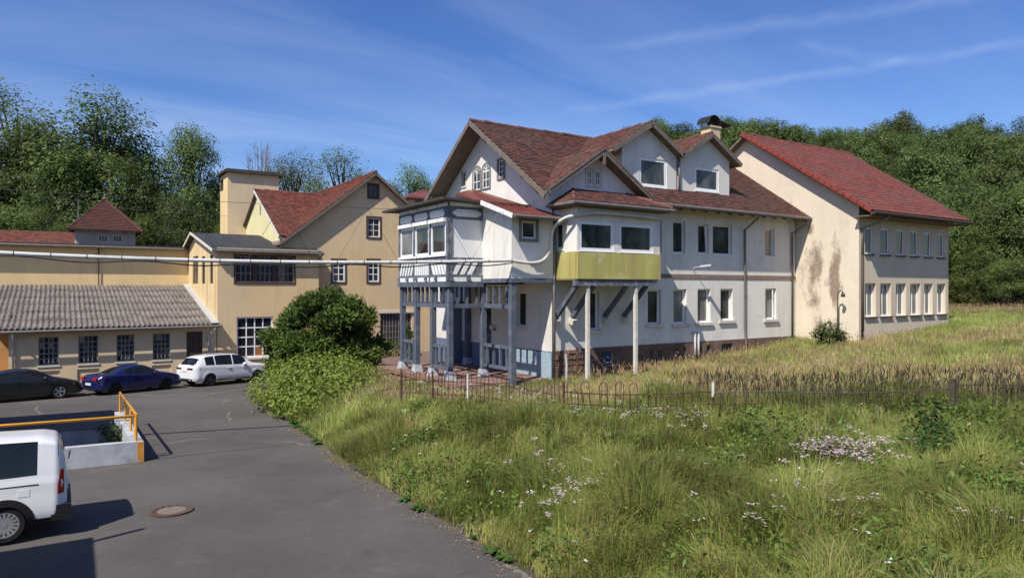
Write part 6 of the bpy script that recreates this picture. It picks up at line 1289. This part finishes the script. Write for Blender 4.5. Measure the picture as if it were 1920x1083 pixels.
def lobes_px(lst): out_ = []; [out_.append((*P_(px, py, Y), rx, ry, rz)) for (px, py, Y, rx, ry, rz) in lst]; return out_
bush('leafy_shrub', 'bright green low shrub mound spilling over the drive edge', lobes_px([(555, 722, 28.5, 1.2, 1.2, .85), (515, 722, 30, 1.0, 1.1, .75), (500, 735, 28.8, .85, .9, .55), (545, 752, 27, .85, .9, .6), (580, 700, 30, 1.4, 1.3, .85), (625, 700, 29, 1.35, 1.3, .85), (668, 706, 29, 1.1, 1.1, .75), (620, 728, 27.5, 1.1, 1.0, .65), (665, 722, 27.8, 1.0, .9, .6), (590, 745, 27, .95, .9, .55), (705, 708, 29.5, .6, .7, .5), (600, 680, 31.5, .9, .9, .7), (535, 700, 31.5, .9, 1.0, .7), (640, 685, 31, .8, .8, .6), (560, 765, 26, .45, .6, .35)]), 0.13, 950, (0.17, 0.25, 0.035), (0.30, 0.37, 0.075), 7, asp=0.5, shell=0.78)
bush('climbing_rose', 'small climbing shrub seen through the left porch posts', lobes_px([(768, 640, 33, .35, .35, .55), (775, 660, 33, .3, .3, .4), (762, 618, 33, .22, .22, .3)]), 0.11, 3000, (0.04, 0.075, 0.02), (0.09, 0.13, 0.035), 8)
bush('ground_shrub', 'low green weeds at the foot of the factory window', lobes_px([(735, 655, 44, 1.1, .7, .45), (755, 650, 45, .6, .6, .6)]), 0.13, 1200, (0.09, 0.14, 0.025), (0.13, 0.17, 0.04), 9)
bush('wall_shrub', 'small dark bush against the cream annex gable', lobes_px([(1555, 618, 33, .6, .5, .42), (1540, 625, 33, .4, .4, .3), (1575, 628, 33, .35, .3, .25)]), 0.11, 3200, (0.045, 0.085, 0.018), (0.10, 0.15, 0.035), 10)
bush('bramble', 'green bramble growing over the left end of the fence', lobes_px([(790, 775, 21.5, .55, .5, .4), (765, 790, 21.5, .4, .4, .3), (815, 790, 20.5, .45, .45, .3)]), 0.09, 2400, (0.08, 0.14, 0.026), (0.17, 0.25, 0.045), 12)
bush('dark_elder', 'dark leafy sapling right of the lilac flower patch', lobes_px([(1735, 775, 14.5, .32, .3, .30), (1730, 835, 14, .42, .4, .42), (1712, 862, 13.6, .38, .35, .3), (1760, 820, 14.2, .35, .3, .35)]), 0.13, 1500, (0.03, 0.07, 0.016), (0.07, 0.13, 0.03), 13, asp=0.4)
bush('ramp_weed', 'tall weed with pale flowers growing inside the ramp corner', lobes_px([(202, 806, 22.5, .22, .22, .32), (222, 810, 22, .25, .22, .28), (212, 822, 21.8, .35, .25, .22)]), 0.10, 2600, (0.05, 0.075, 0.016), (0.13, 0.16, 0.07), 14)
for j, (px, py, Y, s, lb) in enumerate(((1090, 815, 17.3, .75, 'bramble mass under the leaning fence panel, left half'), (1190, 830, 16.8, .85, 'bramble mass under the leaning fence panel, middle'), (1290, 835, 16.6, .8, 'bramble mass under the leaning fence panel, right half'), (985, 808, 18.6, .6, 'bramble clump left of the leaning fence panel'), (1500, 815, 15.8, .6, 'weed clump left of the lilac flower patch'), (1870, 850, 13.2, .7, 'weed clump near the right edge below the fence'))):
    c = P_(px, py, Y); bush('bramble', lb, [(c[0], c[1], c[2]-0.05, s, s, s*.33), (c[0]+s*.8, c[1]-s*.4, c[2]-0.1, s*.8, s*.7, s*.36), (c[0]-s*.7, c[1]+s*.5, c[2]-0.05, s*.8, s*.7, s*.38)], 0.085, 800, (0.10, 0.165, 0.03), (0.22, 0.28, 0.06), 40+j, asp=0.65)
# broad-leaved weeds along the kerb
g = rs(91); n = 0
for k in range(46):
    v = g.uniform(5.5, 33); u = float(edge_u(v))+g.uniform(-0.12, 0.25); z = max(float(terr_z(u, v)), float(road_z(u, v)))+0.01; m = g.randint(9, 18); s = g.uniform(.14, .30); V_ = []; Cc = []
    for i in range(m):
        a = 2*math.pi*i/m+g.uniform(-.3, .3); l = s*g.uniform(.7, 1.3); d = np.array([math.cos(a), math.sin(a), 0]); nn_ = np.array([-d[1], d[0], 0]); wv = l*.22; up = g.uniform(.15, .9)
        b0 = np.zeros(3); p1 = d*l*.5+np.array([0, 0, l*up*.55]); p2 = d*l+np.array([0, 0, l*up*.35]); V_ += [b0-nn_*wv*.2, b0+nn_*wv*.2, p1+nn_*wv, p1-nn_*wv, p1-nn_*wv, p1+nn_*wv, p2+nn_*wv*.2, p2-nn_*wv*.2]; c = np.array((.06, .12, .022))*g.uniform(.7, 1.4); Cc += [c]*8
    o = npmesh('dock_weed', np.array(V_), np.arange(len(V_)).reshape(-1, 4), M['leaf'], col=np.array(Cc)); o.location = (u, v, z); setp(o, 'broad-leaved weed growing along the kerb stones', 'weed', 'weeds along the kerb')

# ------------------------------------------------------------------ meadow grass (blades as real geometry)
def vnoise(x, y, sc, seed):
    g = rs(seed); T = g.rand(64, 64); xi, yi = x/sc, y/sc; x0 = np.floor(xi).astype(int); y0 = np.floor(yi).astype(int); fx, fy = xi-x0, yi-y0; fx = fx*fx*(3-2*fx); fy = fy*fy*(3-2*fy)
    a = T[x0 % 64, y0 % 64]; b_ = T[(x0+1) % 64, y0 % 64]; c = T[x0 % 64, (y0+1) % 64]; d = T[(x0+1) % 64, (y0+1) % 64]; return (a*(1-fx)+b_*fx)*(1-fy)+(c*(1-fx)+d*fx)*fy
def mask_ok(U, V):
    ok = U > edge_u(V)-0.10+0.12*(np.abs(np.sin(U*37+V*53)))
    ok &= ~((U > UG-0.05) & (U < UL+0.2) & (V > VF-0.1)); ok &= ~((U > UA-0.02) & (U < UA1+0.05) & (V > VA0-0.05)); ok &= ~((U > 12.0) & (U < 16.1) & (V > 21.9) & (V < 29.5)); ok &= ~((V > 29.3) & (U > 10.5)); ok &= ~((V > 36))
    X = RT[0]*U+RT[1]*V; Y = FW[0]*U+FW[1]*V; ok &= (np.abs(X) < Y*0.80+1.5) & (Y > 5); return ok
def blades(U, V, h, wd, lean_dir, lean, col, g, name, label, mat='grass', tipcol=None):
    n = len(U); z = terr_z(U, V); a = g.uniform(0, 6.28, n); wx, wy = np.cos(a)*wd, np.sin(a)*wd
    b0 = np.stack([U, V, z-0.02], 1); dv_ = np.stack([np.cos(lean_dir)*lean*h, np.sin(lean_dir)*lean*h, np.zeros(n)], 1); mid = b0+dv_*0.35+np.stack([0*U, 0*U, h*0.62], 1); tip = b0+dv_+np.stack([0*U, 0*U, h*(1-0.35*np.clip(lean, 0, 1.2))], 1); wv = np.stack([wx, wy, 0*U], 1)
    v = np.stack([b0-wv/2, b0+wv/2, mid-wv*.42, mid+wv*.42, tip], 1).reshape(-1, 3); i0 = np.arange(n)*5; f = np.stack([np.stack([i0, i0+1, i0+3], 1), np.stack([i0, i0+3, i0+2], 1), np.stack([i0+2, i0+3, i0+4], 1)], 1).reshape(-1, 3)
    cc = np.repeat(col[:, None, :], 5, 1)
    if tipcol is not None: cc[:, 4] = tipcol; cc[:, 2:4] = cc[:, 2:4]*0.6+tipcol[:, None, :]*0.4
    o = npmesh(name, v, f, M[mat], col=cc.reshape(-1, 3)); setp(o, label, 'grass', kind='stuff'); return o
g = rs(1234)
def scatter(n, ymin, ymax):
    """random spots in the view wedge, density even on the ground"""
    Y = np.sqrt(g.uniform(ymin**2, ymax**2, n)); X = Y*g.uniform(-0.62, 0.80, n); return FW[0]*Y+RT[0]*X, FW[1]*Y+RT[1]*X
def fence_side(U, V):
    """positive behind the fence (towards the house)"""
    d = np.full(len(U), 1e9); sg = np.zeros(len(U))
    for i in range(len(fp)-1):
        a, c = fp[i], fp[i+1]; e = c-a; L2 = e@e; t = np.clip(((U-a[0])*e[0]+(V-a[1])*e[1])/L2, 0, 1); qx, qy = a[0]+t*e[0], a[1]+t*e[1]; dd = np.hypot(U-qx, V-qy); s = np.sign(e[0]*(V-a[1])-e[1]*(U-a[0])); m = dd < d; d = np.where(m, dd, d); sg = np.where(m, s, sg)
    return d*sg
GR, GR2, TAN, TAN2, DK = [np.array(c) for c in ((0.21, 0.275, 0.055), (0.40, 0.43, 0.13), (0.52, 0.37, 0.20), (0.60, 0.47, 0.28), (0.05, 0.08, 0.02))]
tot = 0
for (n, y0, y1, wd, hs) in ((190000, 5, 13, 0.015, 1.0), (200000, 13, 22, 0.018, 1.0), (210000, 22, 44, 0.022, 1.0), (60000, 44, 62, 0.045, 1.0)):
    U, V = scatter(n, y0, y1); ok = mask_ok(U, V); U, V = U[ok], V[ok]; n = len(U); fs = fence_side(U, V); behind = fs > 0.15
    pt = vnoise(U, V, 2.6, 1)*0.6+vnoise(U, V, 0.9, 2)*0.4; p2 = vnoise(U, V, 4.5, 3); p3 = vnoise(U, V, 1.1, 4)
    tanf = np.where(behind, np.clip((vnoise(U, V, 1.5, 61)*0.45+p2*0.55-0.33)*3.2, 0.14, 0.78), np.clip((p3-0.66)*1.6, 0, 0.4)); nearporch = behind & (V > 19.5) & (U < 20); tanf = np.where(nearporch, np.clip(tanf+0.15, 0, .9), tanf)
    tall = behind & (fs < 2.6) & (U > 14.8) & (p3 > 0.25)
    tanf = np.where(tall, tanf*0.25, tanf); isT = g.rand(n) < tanf
    k = g.rand(n)[:, None]; grn = GR*(1-k)+GR2*k; shade = (0.72+0.56*p3)[:, None]; lush = np.clip((0.5-pt)*2.5, 0, 1)[:, None]; grn = grn*(1-0.4*lush)+np.array((0.17, 0.32, 0.045))*0.4*lush
    grn = np.where((g.rand(n) < 0.20)[:, None], grn*0.55+TAN*0.45, grn); grn = np.where(tall[:, None], grn*0.75, grn)
    col = np.where(isT[:, None], TAN*(1-k)+TAN2*k, grn*shade); h = np.where(isT, g.uniform(.28, .52, n), g.uniform(.22, .62, n)); h = np.where(behind, h*0.66, h*1.38); h = np.where(nearporch, h*0.5, h); h = np.where(tall, g.uniform(.45, .95, n), h)
    ed = U-edge_u(V); h *= np.clip(0.45+ed*0.5, 0.45, 1); h *= 0.65+0.7*vnoise(U, V, 1.6, 9)
    h = np.where(~behind, h*(0.55+0.9*vnoise(U, V, 0.55, 12)), h); ld = vnoise(U, V, 1.0, 7)*9.0+g.normal(0, .8, n); lean = np.abs(g.normal(.45, .3, n))*np.where(behind, 0.55, 1.15)
    nf = (fs > -1.3) & (fs < 0.5) & (U < 15.2); h = np.where(nf, h*(0.35+0.5*vnoise(U, V, 0.8, 71)), h); h = np.where((fs > -1.0) & (fs < 0.3) & (U >= 15.2), h*0.7, h); w_ = wd*g.uniform(.6, 1.3, n)*np.where(isT, 0.62, 1.0)
    blades(U, V, h, w_, ld, lean, col, g, 'meadow_grass', 'mixed green and straw-coloured meadow grass'); tot += n
print('blades', tot)
# seed heads: dark plumes behind the fence, tan plumes over the meadow
def plumes(U, V, h, r, ln, col, g, name, label):
    n = len(U); z = terr_z(U, V)+h; a = g.uniform(0, 6.28, n); tl = g.normal(0, .18, (n, 2)); b0 = np.stack([U, V, z-ln], 1); t = np.stack([U+tl[:, 0]*ln*2, V+tl[:, 1]*ln*2, z+ln*.2], 1); m = (b0+t)/2; wv = np.stack([np.cos(a)*r, np.sin(a)*r, 0*a], 1); st = np.stack([U, V, z-h], 1); sw_ = wv*0.18
    v = np.stack([b0, m-wv, t, m+wv, st-sw_, st+sw_, b0+sw_, b0-sw_], 1).reshape(-1, 3); i0 = np.arange(n)*8; f = np.vstack([np.stack([i0, i0+1, i0+2, i0+3], 1), np.stack([i0+4, i0+5, i0+6, i0+7], 1)]); o = npmesh(name, v, f, M['grass'], col=np.repeat(col, 8, 0)); setp(o, label, 'grass', kind='stuff')
U, V = scatter(90000, 13, 30); ok = mask_ok(U, V); fs = fence_side(U, V); ok &= (fs > 0.1) & (fs < 2.4) & (U > 15) & (vnoise(U, V, 1.1, 4) > 0.3); U, V = U[ok][:1500], V[ok][:1500]; n = len(U)
plumes(U, V, g.uniform(.75, 1.35, n), 0.012, 0.22, np.array((0.085, 0.075, 0.04))*g.uniform(.6, 1.3, (n, 1)), g, 'reed_grass', 'tall dark seed-headed grass behind the fence')
U, V = scatter(60000, 18, 60); ok = mask_ok(U, V) & (vnoise(U, V, 4.5, 3) > 0.42) & (fence_side(U, V) > 1.0); U, V = U[ok][:9000], V[ok][:9000]; n = len(U)
plumes(U, V, g.uniform(.30, .52, n), 0.018, 0.13, np.array((0.40, 0.27, 0.16))*g.uniform(.7, 1.2, (n, 1)), g, 'seed_grass', 'reddish-tan seed heads over the meadow')
# flowers
def flowers(pts, r, col, g, name, label):
    n = len(pts); P0 = []; m = 5
    for k in range(m):
        a = 2*math.pi*k/m+g.uniform(0, .5, n); d = np.stack([np.cos(a), np.sin(a), g.normal(.25, .25, n)], 1); s = np.stack([-np.sin(a), np.cos(a), 0*a], 1); rr = (r*g.uniform(.7, 1.3, n))[:, None]; P0.append(np.stack([pts, pts+d*rr*.6-s*rr*.4, pts+d*rr, pts+d*rr*.6+s*rr*.4], 1))
    v = np.stack(P0, 1).reshape(-1, 3); o = npmesh(name, v, np.arange(len(v)).reshape(-1, 4), M['petal'], col=np.repeat(col, 4*m, 0)); setp(o, label, 'flowers', kind='stuff')
def umbels(cs, n, spread, r, c, name, label, hmin=.35, hmax=.7):
    P0 = []
    for (px, py, Y, nn_, sp) in cs:
        p = ground_hit(px, py)
        for k in range(nn_):
            u, v = p[0]+g.normal(0, sp), p[1]+g.normal(0, sp); h = g.uniform(hmin, hmax); z = float(terr_z(u, v))+h; q = np.array([u, v, z]); mm = g.randint(3, 8); P0.append(q+g.normal(0, 1, (mm, 3))*np.array([.05, .05, .018]))
    P0 = np.vstack(P0); flowers(P0, r, np.array(c)*g.uniform(.75, 1.1, (len(P0), 1)), g, name, label)
umbels([(1590, 905, 0, 80, .42), (1560, 900, 0, 30, .35), (1640, 900, 0, 20, .5), (1060, 985, 0, 20, .28), (1010, 930, 0, 10, .35), (1045, 1000, 0, 10, .3), (1500, 1000, 0, 9, .3), (1570, 1015, 0, 8, .3), (1400, 1050, 0, 5, .15), (1840, 1040, 0, 6, .3), (1480, 960, 0, 6, .3)], 0, 0, 0.030, (0.58, 0.46, 0.50), 'lilac_flowers', 'lilac-white flower clusters in the foreground meadow', .50, .85)
U, V = scatter(9000, 7, 40); ok = mask_ok(U, V) & (vnoise(U, V, 2.0, 17) > 0.55); U, V = U[ok][:170], V[ok][:170]; cs_ = []
for u, v in zip(U, V): q = np.array([u, v, float(terr_z(u, v))+g.uniform(.45, .8)]); cs_.append(q+g.normal(0, 1, (g.randint(2, 6), 3))*np.array([.04, .04, .012]))
cs_ = np.vstack(cs_); flowers(cs_, 0.024, np.array((0.74, 0.74, 0.68))*g.uniform(.8, 1.05, (len(cs_), 1)), g, 'white_flowers', 'small white meadow flowers scattered in the grass')
umbels([(790, 765, 0, 5, .2), (850, 775, 0, 7, .3), (905, 780, 0, 7, .3), (960, 790, 0, 8, .35), (1010, 800, 0, 8, .3), (1090, 820, 0, 9, .35), (1180, 835, 0, 10, .35), (1240, 840, 0, 9, .4), (1300, 850, 0, 8, .3)], 0, 0, 0.026, (0.76, 0.76, 0.70), 'bramble_flowers', 'white bramble blossoms along the fence', .6, .95)
# clumps of leafy stalks (nettles, knapweed) rising through the grass
U, V = scatter(60000, 6, 20); ok = mask_ok(U, V) & (fence_side(U, V) < 0.7) & (vnoise(U, V, 1.3, 33)*.65+vnoise(U, V, .5, 34)*.35 > 0.60); U, V = U[ok][:2600], V[ok][:2600]; n = len(U); hh_ = g.uniform(.35, .75, n); cen = []; cl_ = []
for k in range(9):
    f_ = (k+1)/9; cen.append(np.stack([U+g.normal(0, .055, n), V+g.normal(0, .055, n), terr_z(U, V)+hh_*f_], 1)); cl_.append(np.array((.12, .20, .04))*(.75+.5*f_)*g.uniform(.8, 1.25, (n, 1)))
v, f = leaves(np.vstack(cen), 0.10, g, asp=.42); o = npmesh('leafy_stalks', v, f, M['leaf'], col=np.repeat(np.vstack(cl_), 4, 0)); setp(o, 'clumps of leafy weed stalks rising through the foreground grass', 'weeds', kind='stuff')
# broad leaves among the foreground grass
U, V = scatter(30000, 6, 19); ok = mask_ok(U, V) & (fence_side(U, V) < 0.6) & (vnoise(U, V, 1.7, 23) > 0.52); U, V = U[ok][:1500], V[ok][:1500]; n = len(U); cen = np.stack([U, V, terr_z(U, V)+g.uniform(.06, .42, n)], 1); cen = np.repeat(cen, 5, 0)+g.normal(0, .07, (5*n, 3)); v, f = leaves(cen, 0.075, g, asp=.6); kk = g.rand(len(cen))[:, None]
o = npmesh('meadow_weeds', v, f, M['leaf'], col=np.repeat(np.array((.09, .16, .028))*(1-kk)+np.array((.18, .25, .05))*kk, 4, 0)); setp(o, 'broad-leaved weeds mixed into the foreground grass', 'weeds', kind='stuff')
# grit and dry litter along the kerb
n = 2600; V = g.uniform(4, 36, n); U = edge_u(V)-np.abs(g.normal(0, .22, n))-0.05; cen = np.stack([U, V, road_z(U, V)+0.018], 1); v, f = leaves(cen, 0.045, g, up=3.0, asp=.6); kk = g.rand(n)[:, None]
o = npmesh('road_litter', v, f, M['leaf'], col=np.repeat(np.array((.16, .12, .07))*(1-kk)+np.array((.30, .24, .16))*kk, 4, 0)); setp(o, 'dry leaf litter and grit along the drive edge', 'litter', kind='stuff')
for o in C.objects:
    for k in ('_abs', '_loc'):
        if k in o: del o[k]
